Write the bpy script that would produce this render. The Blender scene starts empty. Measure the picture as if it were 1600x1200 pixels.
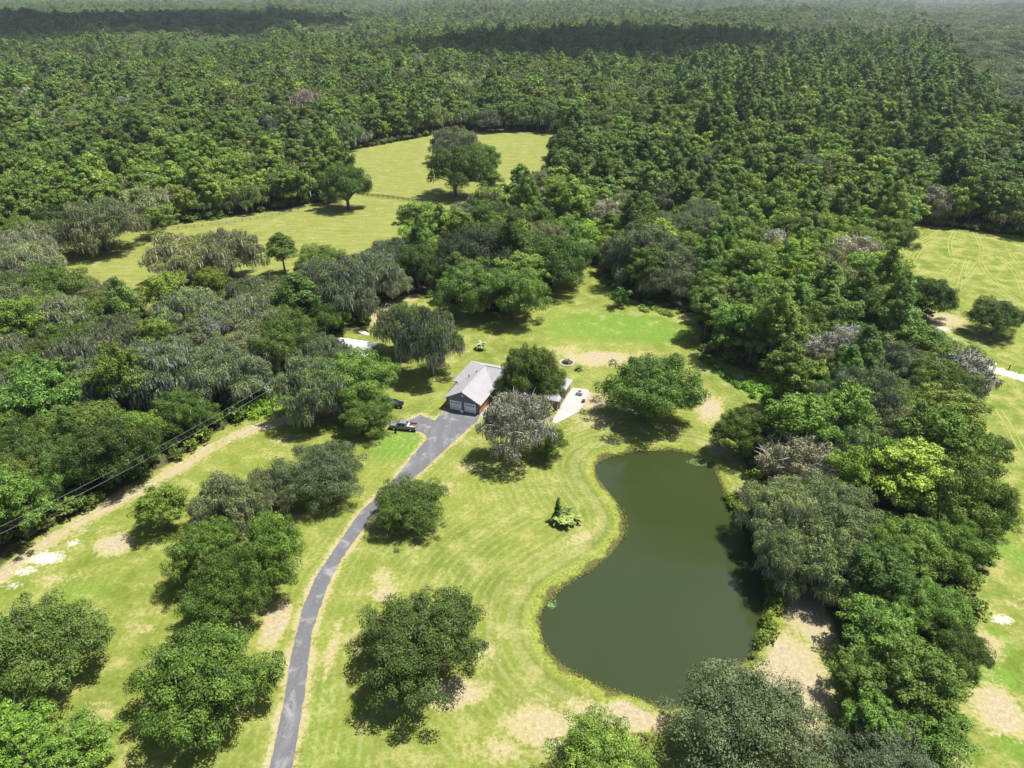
import bpy, math, random
import numpy as np
from mathutils import Vector, Matrix
random.seed(7)
rng = np.random.default_rng(11)
S = bpy.context.scene
COL = S.collection
R = math.radians

# ------------------------------------------------------------------ camera, sky, sun, exposure
CAM_H, CAM_P, FPX = 83.0, R(29.8), 1081.0            # height, pitch below horizontal, focal length in 1600-px-wide pixels
cd = bpy.data.cameras.new('camera'); cam = bpy.data.objects.new('camera', cd); COL.objects.link(cam)
cam.location = (0, 0, CAM_H); cam.rotation_euler = (R(90) - CAM_P, 0, 0)
cd.sensor_width = 36.0; cd.lens = FPX / 1600 * 36.0; cd.clip_start = 0.5; cd.clip_end = 30000
S.camera = cam
SUN_EL, SUN_AZ = R(66), R(72)                        # azimuth clockwise from +Y
w = bpy.data.worlds.new('World'); S.world = w; w.use_nodes = True
wn = w.node_tree; bg = wn.nodes['Background']
sky = wn.nodes.new('ShaderNodeTexSky'); sky.sky_type = 'NISHITA'; sky.sun_disc = False
sky.sun_elevation = SUN_EL; sky.sun_rotation = SUN_AZ; sky.air_density = 1.0; sky.dust_density = 1.5
wn.links.new(sky.outputs[0], bg.inputs[0]); bg.inputs[1].default_value = 0.065
sl = bpy.data.lights.new('sun', 'SUN'); sl.energy = 4.6; sl.angle = R(0.5); sl.color = (1.0, 0.965, 0.90)
so = bpy.data.objects.new('sun', sl); COL.objects.link(so)
sdir = Vector((math.cos(SUN_EL) * math.sin(SUN_AZ), math.cos(SUN_EL) * math.cos(SUN_AZ), math.sin(SUN_EL)))
so.rotation_euler = sdir.to_track_quat('Z', 'Y').to_euler(); so.location = (0, 0, 300)
S.view_settings.view_transform = 'Standard'; S.view_settings.look = 'None'
S.view_settings.exposure = 1.25; S.view_settings.gamma = 1; S.view_settings.use_curve_mapping = False
cy = S.cycles
cy.max_bounces = 5; cy.diffuse_bounces = 2; cy.glossy_bounces = 2; cy.transmission_bounces = 2
cy.transparent_max_bounces = 12; cy.volume_bounces = 0; cy.sample_clamp_indirect = 4.0
cy.caustics_reflective = False; cy.caustics_refractive = False

CP, SP = math.cos(CAM_P), math.sin(CAM_P)
def at(px, py, z=0.0):
    """point of the place seen at a photograph pixel, at height z (surveying helper)"""
    a = (px - 800) / FPX; b = (600 - py) / FPX
    d = (a, CP + b * SP, -SP + b * CP); t = (z - CAM_H) / d[2]
    return (d[0] * t, d[1] * t)
def proj(x, y, z):
    dz = z - CAM_H; dep = y * CP - dz * SP; u = y * SP + dz * CP
    return 800 + FPX * x / dep, 600 - FPX * u / dep, FPX / dep

# ------------------------------------------------------------------ materials
MATS = {}
class NT:
    def __init__(s, name):
        s.m = bpy.data.materials.new(name); s.m.use_nodes = True; s.t = s.m.node_tree
        s.p = s.t.nodes['Principled BSDF']; s.out = s.t.nodes['Material Output']
    def n(s, typ, **k):
        nd = s.t.nodes.new(typ)
        for a, v in k.items(): setattr(nd, a, v)
        return nd
    def l(s, a, b): s.t.links.new(a, b)
    def noise(s, scale, detail=3, rough=0.55, vec=None, dist=0.0):
        nd = s.n('ShaderNodeTexNoise'); nd.inputs['Scale'].default_value = scale
        nd.inputs['Detail'].default_value = detail; nd.inputs['Roughness'].default_value = rough
        nd.inputs['Distortion'].default_value = dist
        if vec is not None: s.l(vec, nd.inputs['Vector'])
        return nd.outputs[0]
    def mr(s, v, a, b, c=0.0, d=1.0, smooth=False):
        nd = s.n('ShaderNodeMapRange'); s.l(v, nd.inputs[0])
        if smooth: nd.interpolation_type = 'SMOOTHSTEP'
        for i, x in zip((1, 2, 3, 4), (a, b, c, d)): nd.inputs[i].default_value = x
        return nd.outputs[0]
    def math(s, op, a, b=None, c=None):
        nd = s.n('ShaderNodeMath', operation=op)
        for i, x in enumerate((a, b, c)):
            if x is None: continue
            if isinstance(x, (int, float)): nd.inputs[i].default_value = x
            else: s.l(x, nd.inputs[i])
        return nd.outputs[0]
    def mix(s, f, a, b, mode='MIX'):
        nd = s.n('ShaderNodeMix', data_type='RGBA', blend_type=mode)
        if isinstance(f, (int, float)): nd.inputs[0].default_value = f
        else: s.l(f, nd.inputs[0])
        for i, x in ((6, a), (7, b)):
            if isinstance(x, tuple): nd.inputs[i].default_value = (*x, 1)
            else: s.l(x, nd.inputs[i])
        return nd.outputs[2]
    def attr(s, name):
        nd = s.n('ShaderNodeAttribute'); nd.attribute_name = name; return nd.outputs['Fac']
    def pos(s): return s.n('ShaderNodeNewGeometry').outputs['Position']
    def base(s, c, rough=0.8, spec=0.3, metal=0.0):
        if isinstance(c, tuple): s.p.inputs['Base Color'].default_value = (*c, 1)
        else: s.l(c, s.p.inputs['Base Color'])
        s.p.inputs['Roughness'].default_value = rough; s.p.inputs['Specular IOR Level'].default_value = spec
        s.p.inputs['Metallic'].default_value = metal
        return s.m
def simple(name, c, rough=0.7, spec=0.3, metal=0.0, var=0.25, scale=2.0):
    t = NT(name); n = t.noise(scale, 4)
    dark = tuple(x * (1 - var) for x in c); light = tuple(min(1, x * (1 + var)) for x in c)
    m = t.base(t.mix(t.mr(n, .3, .7), dark, light), rough, spec, metal); MATS[name] = m; return m

def leaf_mat(name, dark, light, warm, warm_amt=0.25, trans=0.14, rough=0.5):
    t = NT(name)
    oi = t.n('ShaderNodeObjectInfo'); lv = t.attr('tone')
    c = t.mix(t.mr(lv, 0, 1), dark, light)
    c = t.mix(t.mr(oi.outputs['Random'], 0.45, 1.0, 0.0, warm_amt), c, warm)
    r2 = t.math('FRACT', t.math('MULTIPLY', oi.outputs['Random'], 17.31))
    v = t.mr(r2, 0, 1, 0.62, 1.38)
    vm = t.n('ShaderNodeVectorMath', operation='SCALE'); t.l(c, vm.inputs[0]); t.l(v, vm.inputs['Scale'])
    c = t.mix(1.0, vm.outputs[0], oi.outputs['Color'], 'MULTIPLY')
    pn = t.noise(.011, 2, .6, oi.outputs['Location']); pn2 = t.noise(.05, 1, .5, oi.outputs['Location'])
    c = t.mix(t.mr(pn, .35, .65, .0, 1.0), t.mix(1.0, c, (.78, .84, .92), 'MULTIPLY'), t.mix(1.0, c, (1.22, 1.18, .92), 'MULTIPLY'))
    c = t.mix(t.mr(pn2, .35, .65, .0, 1.0), t.mix(1.0, c, (.86, .88, .9), 'MULTIPLY'), t.mix(1.0, c, (1.12, 1.12, 1.05), 'MULTIPLY'))
    t.base(c, .6, 0.18)
    tr = t.n('ShaderNodeBsdfTranslucent'); t.l(t.mix(0.5, c, (0.10, 0.16, 0.02)), tr.inputs[0])
    ms = t.n('ShaderNodeMixShader'); ms.inputs[0].default_value = trans
    t.l(t.p.outputs[0], ms.inputs[1]); t.l(tr.outputs[0], ms.inputs[2]); t.l(ms.outputs[0], t.out.inputs[0])
    MATS[name] = t.m; return t.m
leaf_mat('oak_leaf', (.032, .064, .010), (.172, .246, .052), (.185, .205, .045), .28)
leaf_mat('mossy_leaf', (.046, .072, .020), (.185, .228, .090), (.18, .18, .07), .4)
leaf_mat('broad_leaf', (.044, .090, .012), (.190, .280, .055), (.24, .25, .045), .40, .18)
leaf_mat('pine_leaf', (.046, .096, .014), (.180, .272, .060), (.21, .23, .05), .25, .18)
leaf_mat('silver_leaf', (.050, .070, .030), (.185, .222, .118), (.12, .14, .07), .2, .15, .45)
leaf_mat('palm_leaf', (.07, .10, .04), (.24, .28, .13), (.2, .22, .10), .2, .15, .4)
leaf_mat('moss_leaf', (.17, .165, .125), (.43, .41, .34), (.27, .27, .18), .5, .12, .8)
leaf_mat('moss', (.22, .21, .165), (.46, .44, .37), (.36, .33, .29), .4, .12, .9)
leaf_mat('weed_leaf', (.09, .17, .02), (.27, .36, .05), (.30, .27, .08), .3, .25)
simple('bark', (.13, .11, .09), .9, .1, 0, .4, 1.5)
simple('dead_bark', (.55, .50, .47), .9, .1, 0, .3, 1.5)

# ------------------------------------------------------------------ mesh helpers
def mesh_np(name, V, F4=None, F3=None, mats=(), tone=None, midx=None, smooth=False):
    me = bpy.data.meshes.new(name)
    V = np.asarray(V, np.float32).reshape(-1, 3); n4 = 0 if F4 is None else len(F4); n3 = 0 if F3 is None else len(F3)
    me.vertices.add(len(V)); me.vertices.foreach_set('co', V.ravel())
    loops = np.concatenate([np.asarray(F4, np.int32).ravel() if n4 else np.empty(0, np.int32),
                            np.asarray(F3, np.int32).ravel() if n3 else np.empty(0, np.int32)])
    me.loops.add(len(loops)); me.loops.foreach_set('vertex_index', loops.astype(np.int32))
    me.polygons.add(n4 + n3)
    st = np.concatenate([np.arange(n4) * 4, n4 * 4 + np.arange(n3) * 3]).astype(np.int32)
    me.polygons.foreach_set('loop_start', st)
    if midx is not None: me.polygons.foreach_set('material_index', np.asarray(midx, np.int32))
    if smooth: me.polygons.foreach_set('use_smooth', np.ones(n4 + n3, bool))
    if tone is not None:
        a = me.attributes.new('tone', 'FLOAT', 'POINT'); a.data.foreach_set('value', np.asarray(tone, np.float32))
    for m in mats: me.materials.append(m)
    me.update(calc_edges=True); return me
def link(name, me, parent=None, **props):
    o = bpy.data.objects.new(name, me); COL.objects.link(o)
    if parent: o.parent = parent
    for k, v in props.items(): o[k] = v
    return o
class MB:
    """collects boxes, tubes and polygons, then links them as ONE mesh object"""
    def __init__(s): s.v = []; s.f = []; s.m = []; s.ms = []
    def _mi(s, mat):
        if mat not in s.ms: s.ms.append(mat)
        return s.ms.index(mat)
    def poly(s, vs, faces, mat):
        b = len(s.v); s.v += [tuple(v) for v in vs]; i = s._mi(mat)
        for f in faces: s.f.append(tuple(b + k for k in f)); s.m.append(i)
        return s
    def box(s, a, b, mat):
        x0, y0, z0 = a; x1, y1, z1 = b
        return s.poly([(x0,y0,z0),(x1,y0,z0),(x1,y1,z0),(x0,y1,z0),(x0,y0,z1),(x1,y0,z1),(x1,y1,z1),(x0,y1,z1)],
               [(0,3,2,1),(4,5,6,7),(0,1,5,4),(1,2,6,5),(2,3,7,6),(3,0,4,7)], mat)
    def tube(s, pts, rad, mat, n=8, cap=True):
        pts = [Vector(p) for p in pts]; vs = []
        for i, p in enumerate(pts):
            t = (pts[min(i+1, len(pts)-1)] - pts[max(i-1, 0)]).normalized()
            a = t.cross(Vector((0, 0, 1))) if abs(t.z) < .9 else t.cross(Vector((1, 0, 0)))
            a.normalize(); b = t.cross(a); r = rad[i] if isinstance(rad, (list, tuple)) else rad
            vs += [p + (a * math.cos(2*math.pi*k/n) + b * math.sin(2*math.pi*k/n)) * r for k in range(n)]
        fs = [(i*n+k, i*n+(k+1) % n, (i+1)*n+(k+1) % n, (i+1)*n+k) for i in range(len(pts)-1) for k in range(n)]
        if cap: fs += [tuple(range(n))[::-1], tuple((len(pts)-1)*n+k for k in range(n))]
        return s.poly(vs, fs, mat)
    def prism(s, prof, x0, x1, mat, axis='x', inset=0.0):
        """profile [(a,z)...] extruded between x0 and x1"""
        n = len(prof); vs = []
        for x in (x0, x1):
            for a, z in prof: vs.append((x, a, z) if axis == 'x' else (a, x, z))
        fs = [(k, (k+1) % n, n+(k+1) % n, n+k) for k in range(n)] + [tuple(range(n))[::-1], tuple(n+k for k in range(n))]
        return s.poly(vs, fs, mat)
    def mesh(s, name):
        me = bpy.data.meshes.new(name); me.from_pydata([tuple(v) for v in s.v], [], s.f)
        for m in s.ms: me.materials.append(MATS[m])
        me.polygons.foreach_set('material_index', s.m); me.update(); return me
    def build(s, name, parent=None, bevel=0.0, **props):
        o = link(name, s.mesh(name), parent, **props)
        if bevel:
            b = o.modifiers.new('bevel', 'BEVEL'); b.width = bevel; b.segments = 2; b.limit_method = 'ANGLE'
        return o
def empty(name, loc, rz=0.0, **props):
    o = bpy.data.objects.new(name, None); COL.objects.link(o); o.location = loc; o.rotation_euler = (0, 0, rz)
    for k, v in props.items(): o[k] = v
    return o
def copy_tree(o, parent=None):
    c = o.copy(); COL.objects.link(c)
    if parent: c.parent = parent
    for ch in o.children: copy_tree(ch, c)
    return c

# ------------------------------------------------------------------ plan of the place
def W(pts): return np.array([at(*p) for p in pts])
def sdist(P, poly, closed=True):
    """signed distance (negative inside) from points P to polygon"""
    n = len(poly); d2 = np.full(len(P), 1e18); ins = np.zeros(len(P), bool)
    for i in range(n if closed else n - 1):
        a = poly[i]; b = poly[(i + 1) % n]; e = b - a; wv = P - a
        t = np.clip((wv @ e) / max(e @ e, 1e-9), 0, 1); q = wv - t[:, None] * e
        d2 = np.minimum(d2, (q * q).sum(1))
        if closed:
            c1 = (a[1] <= P[:, 1]) != (b[1] <= P[:, 1])
            with np.errstate(divide='ignore', invalid='ignore'):
                xi = a[0] + (P[:, 1] - a[1]) / (b[1] - a[1] + 1e-12) * e[0]
            ins ^= c1 & (P[:, 0] < xi)
    d = np.sqrt(d2); return np.where(ins, -d, d) if closed else d
def smooth_poly(P, it=2):
    P = np.array(P)
    for _ in range(it):
        Q = np.empty((len(P) * 2, 2)); nx = np.roll(P, -1, 0)
        Q[0::2] = P * .75 + nx * .25; Q[1::2] = P * .25 + nx * .75; P = Q
    return P
def sst(x, a, b):
    t = np.clip((x - a) / (b - a), 0, 1); return t * t * (3 - 2 * t)

WATER_Z = -0.55
POND = smooth_poly(W([(p[0], p[1], WATER_Z) for p in [(926,722),(955,709),(1010,701),(1060,702),(1098,711),(1120,730),(1130,757),
    (1142,780),(1160,805),(1182,835),(1196,870),(1204,920),(1202,965),(1192,1005),(1170,1035),(1120,1075),(1085,1105),(1050,1112),(1000,1097),(950,1082),
    (900,1060),(864,1035),(843,1005),(836,975),(843,945),(870,918),(910,893),(947,868),(970,838),(972,810),(958,783),(938,760),(925,740)]]), 2)
LAWN = W([(-300,1600),(-300,1000),(-100,950),(0,893),(60,843),(160,785),(270,725),(330,685),(385,652),(392,628),(440,612),(475,605),(480,570),
    (510,530),(560,513),(578,515),(585,490),(600,473),(650,460),(690,470),(720,482),(780,492),(845,468),(855,448),(905,440),(922,415),(936,415),(950,455),(1000,475),
    (1080,492),(1092,520),(1085,550),(1150,577),(1200,592),(1218,620),(1200,650),(1150,690),(1160,740),(1205,800),(1235,870),(1272,920),
    (1300,1000),(1305,1100),(1330,1250),(1400,1600)])
RFIELD = W([(1390,398,4),(1430,352),(1500,359),(1600,370),(1800,390),(2300,800),(2300,1600),(1440,1500,6),(1455,1200,6),(1478,1120,6),(1525,1000,6),
    (1570,850,6),(1550,740,6),(1500,670,6),(1508,600,6),(1490,560,6),(1450,532,5),(1440,500,4),(1462,485,3),(1408,450,4),(1388,405,4)])
PAST = W([(70,388),(130,372),(200,354),(250,352),(330,345),(400,334),(470,322),(515,314),(545,300),(530,262),(540,236),(600,226),(670,213),(690,204),(760,207),
    (820,206),(882,211),(858,262,13),(845,272,13),(815,268,13),(760,290,13),(700,312,13),(640,330,13),(612,346,13),(598,380,13),(560,392,13),(480,396,13),(400,415,14),(310,428,14),(235,426,17),
    (120,406,17),(70,400,17)])
DRIVE_L = [(418,1215),(423,1193),(443,1100),(453,1033),(473,950),(493,903),(533,843),(563,800),(596,769),(626,737),(650,706),(666,687),(667,681),(660,676),(643,671),(630,667)]
DRIVE_R = [(640,656),(643,655),(657,648),(664,652),(680,657),(684,652),(697,639),(750,648),(746,657),(707,692),(663,733),(636,755),(610,778),(586,800),(533,874),(513,913),(487,987),(477,1077),(458,1193),(453,1215)]
DRIVE = W(DRIVE_L + DRIVE_R)
_D = []
for _i in range(len(DRIVE)):
    _a, _b = DRIVE[_i], DRIVE[(_i + 1) % len(DRIVE)]; _n = max(1, int(np.linalg.norm(_b - _a) / .45)); _v = (_b - _a) / np.linalg.norm(_b - _a)
    for _k in range(_n): _D.append(_a + (_b - _a) * _k / _n + np.array([-_v[1], _v[0]]) * (rng.normal() * .045 if _k else 0))
DRIVE_EDGE = np.array(_D)
LANE = W([(1425,530),(1460,545),(1500,558),(1550,577),(1600,591),(1700,620)])
WLINE = W([(-60,935),(0,903),(60,855),(160,797),(270,738),(330,698),(400,668),(480,648),(545,640)])

# patches of bare or sandy soil, lush grass: (px, py, rx_px, ry_px, strength)
def blobs(P, L):
    o = np.zeros(len(P))
    for px, py, rx, ry, s in L:
        x, y = at(px, py); _, _, k = proj(x, y, 0)
        sx = rx / k; y2 = at(px, py + ry)[1]; sy = abs(y - y2)
        d = ((P[:, 0] - x) / sx) ** 2 + ((P[:, 1] - y) / sy) ** 2
        o = np.maximum(o, s * np.exp(-d * 0.9))
    return o
DIRT = [(180,850,32,20,.9),(300,1010,22,12,.5),(225,985,25,12,.5),(140,1120,50,40,.45),(430,975,22,45,.9),(600,930,24,16,.7),(700,1085,60,28,.8),
        (850,1135,70,45,.75),(960,1120,110,30,.95),(780,1170,60,30,.6),(760,1020,26,40,.5),(520,870,20,20,.4),(560,1010,20,40,.4),(520,1010,12,70,.6),
        (940,560,75,14,.8),(880,545,40,9,.5),(1000,560,30,15,.5),(1110,640,26,26,.8),(915,625,45,14,.95),(925,655,40,16,.6),(880,660,30,12,.4),
        (595,490,26,22,.9),(640,465,30,8,.6),(440,690,40,10,.5),(560,640,50,12,.7),(520,650,40,10,.5),(1080,498,50,8,.5),(1000,490,60,7,.4),
        (600,900,30,22,.5),(690,760,30,14,.45),(640,720,20,20,.3),(860,760,50,20,.25),(905,840,30,12,.5),(1260,660,14,12,.8),(740,730,30,14,.4),(1070,500,30,10,.5),
        (1230,1050,62,85,1.0),(1255,940,40,70,1.0),(1225,860,22,40,.8),(1270,1150,40,60,.9),(1560,1110,50,50,.8),(1540,1010,34,40,.5),(1590,940,30,18,.4),(1520,900,25,26,.4),(1500,1180,40,40,.5),
        (1475,500,40,14,.8),(1480,1020,24,80,.6),(1590,690,20,40,.3),(90,905,70,16,.4),(110,830,60,12,.5),(355,850,40,30,.3),(1120,705,20,8,.8),(1150,770,14,14,.7)]
SANDY = [(72,872,34,13,1),(40,893,22,8,.9),(115,848,12,7,.9),(20,915,18,8,.7),(1566,968,20,9,1),(1465,513,22,9,1),(1490,530,20,7,.6),(1380,628,6,4,.8),(355,583,12,6,1),(1420,512,10,4,.9),
         (105,697,12,6,.9),(1450,690,4,3,.8),(1490,765,12,5,.8),(1555,1150,16,12,.4),(870,1155,8,40,.5),(1560,577,20,3,.8),(600,480,6,6,.5)]
LUSH = [(625,695,46,26,1),(590,650,30,12,.6),(960,508,110,24,.9),(1030,520,60,20,.9),(1150,585,36,14,1),(1190,612,34,20,.9),(130,925,60,30,.5),(255,850,40,60,.3),(705,655,30,12,.5),
        (500,1120,26,120,.45),(540,1180,40,60,.4),(880,520,60,14,.5),(730,500,40,12,.4),(1580,860,24,60,.7),(1560,1000,26,30,.6),(1560,1060,40,24,.8),(940,700,50,8,.4),(1580,1160,30,40,.6),
        (160,385,80,8,.6),(560,720,30,40,.3),(420,640,40,14,.6),(1000,1100,60,10,.2),(630,860,60,30,.3)]

def hills(x, y):
    k = sst(y, 520, 1100)
    return k * (9 * np.sin(x / 310 + 1.3) * np.sin(y / 420 + .4) + 6 * np.sin(x / 140 - y / 230) + 4 * np.sin(y / 170 + x / 600)) * 1.0
def ground_z(P, sd=None):
    if sd is None: sd = sdist(P, POND)
    z = -1.6 * sst(-sd, -1.6, 4.0)
    return z + hills(P[:, 0], P[:, 1])

# ------------------------------------------------------------------ ground sheet
NR, NC = 620, 640
ys = np.concatenate([np.linspace(-120, 44, 20, endpoint=False), 44 * (9000 / 44) ** (np.linspace(0, 1, NR - 20) ** 1.12)])
ts = np.linspace(-1, 1, NC)
X = ts[None, :] * (0.95 * np.abs(ys)[:, None] + 60 + np.where(ys[:, None] > 1000, ys[:, None] * .3, 0)); Y = np.repeat(ys[:, None], NC, 1)
PT = np.stack([X.ravel(), Y.ravel()], 1)
near = (PT[:, 1] < 620) & (PT[:, 1] > 20)
NP_ = PT[near]
sd_pond = np.full(len(PT), 500.); sd_pond[near] = sdist(NP_, POND)
sd_open = np.full(len(PT), 500.)
sd_open[near] = np.minimum(np.minimum(sdist(NP_, LAWN), sdist(NP_, RFIELD)), sdist(NP_, PAST))
sd_drive = np.full(len(PT), 200.); sd_drive[near] = sdist(NP_, DRIVE)
dirt = np.zeros(len(PT)); sand = np.zeros(len(PT)); lush = np.zeros(len(PT)); past = np.zeros(len(PT))
dirt[near] = blobs(NP_, DIRT); sand[near] = blobs(NP_, SANDY); lush[near] = blobs(NP_, LUSH)
dl = sdist(NP_, WLINE, False); dirt[near] = np.maximum(dirt[near], .66 * np.exp(-(dl / 2.6) ** 2))
dl = sdist(NP_, LANE, False); sand[near] = np.maximum(sand[near], 1.1 * np.exp(-(dl / 2.2) ** 4))
dd = sd_drive[near]; dirt[near] = np.maximum(dirt[near], .55 * np.exp(-(np.abs(dd - 0.3) / .9) ** 2))
far_f = np.maximum(-sdist(NP_, PAST), -1); past[near] = sst(far_f, -1, 1)
rf = np.zeros(len(PT)); rf[near] = sst(-sdist(NP_, RFIELD), -1, 1)
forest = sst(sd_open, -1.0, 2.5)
Z = ground_z(PT, sd_pond)
Vv = np.column_stack([PT, Z])
ii = (np.arange(NR - 1)[:, None] * NC + np.arange(NC - 1)[None, :]).ravel()
F4 = np.stack([ii, ii + 1, ii + 1 + NC, ii + NC], 1)

t = NT('ground_mat')
P = t.pos()
n_big = t.noise(.035, 4, .6, P); n_mid = t.noise(.22, 5, .62, P); n_fin = t.noise(1.6, 5, .7, P); n_tiny = t.noise(6.0, 3, .7, P)
mp = t.n('ShaderNodeMapping'); t.l(P, mp.inputs[0]); mp.inputs['Rotation'].default_value = (0, 0, R(62)); mp.inputs['Scale'].default_value = (.10, .9, .5)
n_str = t.noise(1.0, 4, .6, mp.outputs[0])
grass = t.mix(t.mr(n_mid, .35, .68), (.118, .160, .022), (.245, .262, .062))
grass = t.mix(t.mr(n_big, .42, .66, 0, .75), grass, (.245, .275, .055))
grass = t.mix(t.mr(t.math('ADD', t.attr('past'), t.math('MULTIPLY', n_mid, .3)), .45, 1.0, 0, .8), grass, t.mix(t.mr(n_str, .35, .65), (.165, .190, .040), (.270, .275, .080)))
grass = t.mix(t.mr(t.attr('rfield'), 0, 1, 0, .8), grass, t.mix(t.mr(n_mid, .38, .62), (.115, .170, .020), (.285, .285, .080)))
grass = t.mix(t.mr(t.math('ADD', t.attr('lush'), t.math('MULTIPLY', n_mid, .5)), .45, .95, 0, .85), grass, (.125, .235, .028))
# mowing lines: rings round the pond, lines along the drive
wob = t.math('MULTIPLY', n_mid, 1.2)
s1 = t.math('SINE', t.math('MULTIPLY', t.math('ADD', t.attr('pond_d'), wob), 4.2))
s2 = t.math('SINE', t.math('MULTIPLY', t.math('ADD', t.attr('drive_d'), wob), 4.6))
m1 = t.mr(t.attr('pond_d'), 20, 34, 1, 0, True)
sm = t.n('ShaderNodeMix', data_type='FLOAT'); t.l(m1, sm.inputs[0]); t.l(s2, sm.inputs[2]); t.l(s1, sm.inputs[3])
stripe = t.math('MULTIPLY', t.math('MULTIPLY', sm.outputs[0], t.mr(n_str, .3, .6)), t.mr(t.attr('pond_d'), 38, 50, 1, .2))
nofield = t.math('SUBTRACT', 1.0, t.math('MAXIMUM', t.attr('past'), t.attr('rfield')))
grass = t.mix(t.math('MULTIPLY', t.mr(stripe, .1, .9, 0, .42), nofield), grass, (.31, .30, .135))
grass = t.mix(t.math('MULTIPLY', t.mr(stripe, -.2, -.95, 0, .24), nofield), grass, (.125, .190, .030))
ring = t.math('ABSOLUTE', t.math('SUBTRACT', t.math('ADD', t.attr('pond_d'), t.math('MULTIPLY', n_mid, 1.6)), 4.4))
grass = t.mix(t.mr(ring, .25, .8, .34, 0), grass, (.30, .27, .13))
ring = t.math('ABSOLUTE', t.math('SUBTRACT', t.math('ADD', t.attr('pond_d'), t.math('MULTIPLY', n_mid, 1.6)), 3.3))
grass = t.mix(t.mr(ring, .15, .5, .38, 0), grass, (.085, .13, .022))
ring = t.math('ABSOLUTE', t.math('SUBTRACT', t.math('ADD', t.attr('pond_d'), t.math('MULTIPLY', n_mid, 2.4)), 8.2))
grass = t.mix(t.mr(ring, .2, .7, .22, 0), grass, (.30, .27, .13))
fs_ = t.n('ShaderNodeVectorMath', operation='SCALE'); t.l(grass, fs_.inputs[0]); t.l(t.mr(n_fin, .28, .72, .68, 1.2), fs_.inputs['Scale']); grass = fs_.outputs[0]
# dry streaks and soil
dsum = t.math('ADD', t.attr('dirt'), t.mr(n_fin, .3, .75, -.25, .28))
dsum = t.math('ADD', dsum, t.mr(n_mid, .3, .7, -.18, .2))
soil = t.mix(t.mr(n_fin, .3, .7), (.265, .215, .125), (.440, .370, .255))
dry = t.mix(t.mr(n_tiny, .3, .7), (.27, .25, .09), (.40, .35, .17))
grass = t.mix(t.mr(t.math('ADD', n_mid, t.math('MULTIPLY', n_fin, .55)), .82, 1.0, 0, .75), grass, dry)
grass = t.mix(t.mr(dsum, .28, .5), grass, dry)
grass = t.mix(t.mr(dsum, .46, .72), grass, soil)
ssum = t.math('ADD', t.attr('sand'), t.mr(n_fin, .3, .7, -.45, .3))
grass = t.mix(t.mr(ssum, .35, .8), grass, (.54, .50, .44))
grass = t.mix(t.mr(n_tiny, .3, .72, 0, .6), grass, t.mix(.6, grass, (.03, .05, .01)))
# pond bank: bright weeds close to the water
bk = t.math('ADD', t.attr('pond_d'), t.mr(n_mid, .3, .7, -1.3, 1.2))
bank = t.mix(t.mr(n_fin, .35, .65), (.115, .160, .020), (.240, .255, .050))
grass = t.mix(t.mr(bk, 1.8, .9, 0, .85), grass, bank)
grass = t.mix(t.mr(bk, .25, -.2), grass, (.09, .085, .03))
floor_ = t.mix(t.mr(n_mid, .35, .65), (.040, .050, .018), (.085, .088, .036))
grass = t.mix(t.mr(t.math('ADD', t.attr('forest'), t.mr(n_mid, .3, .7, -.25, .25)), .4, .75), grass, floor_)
gs_ = t.n('ShaderNodeVectorMath', operation='SCALE'); t.l(grass, gs_.inputs[0]); gs_.inputs['Scale'].default_value = .86; grass = gs_.outputs[0]
t.base(grass, .95, .1)
bp = t.n('ShaderNodeBump'); bp.inputs['Strength'].default_value = .5; bp.inputs['Distance'].default_value = .12
t.l(n_fin, bp.inputs['Height']); t.l(bp.outputs[0], t.p.inputs['Normal'])
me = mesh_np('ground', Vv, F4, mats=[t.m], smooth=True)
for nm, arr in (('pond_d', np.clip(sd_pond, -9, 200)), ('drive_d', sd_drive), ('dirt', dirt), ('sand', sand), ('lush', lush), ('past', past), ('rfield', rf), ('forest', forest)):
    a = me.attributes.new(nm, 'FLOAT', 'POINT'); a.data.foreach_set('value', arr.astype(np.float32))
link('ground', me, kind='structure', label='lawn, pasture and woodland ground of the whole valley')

# pond water
t = NT('water_mat')
P = t.pos()
t.base(t.mix(t.mr(t.noise(.03, 2, .5, P), .3, .7), (.022, .032, .009), (.028, .037, .012)), .05, .5)
t.p.inputs['IOR'].default_value = 1.46
bp = t.n('ShaderNodeBump'); bp.inputs['Strength'].default_value = .06; bp.inputs['Distance'].default_value = .04
t.l(t.noise(1.4, 3, .6, P), bp.inputs['Height']); t.l(bp.outputs[0], t.p.inputs['Normal'])
MATS['water'] = t.m
c0 = POND.mean(0); PO = np.array([p + (p - c0) / np.linalg.norm(p - c0) * 2.0 for p in POND])
me = bpy.data.meshes.new('pond_water'); me.from_pydata([(p[0], p[1], WATER_Z) for p in PO], [], [tuple(range(len(PO)))]); me.materials.append(t.m)
link('pond_water', me, kind='structure', label='still green pond with curved grassy banks')

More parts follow.
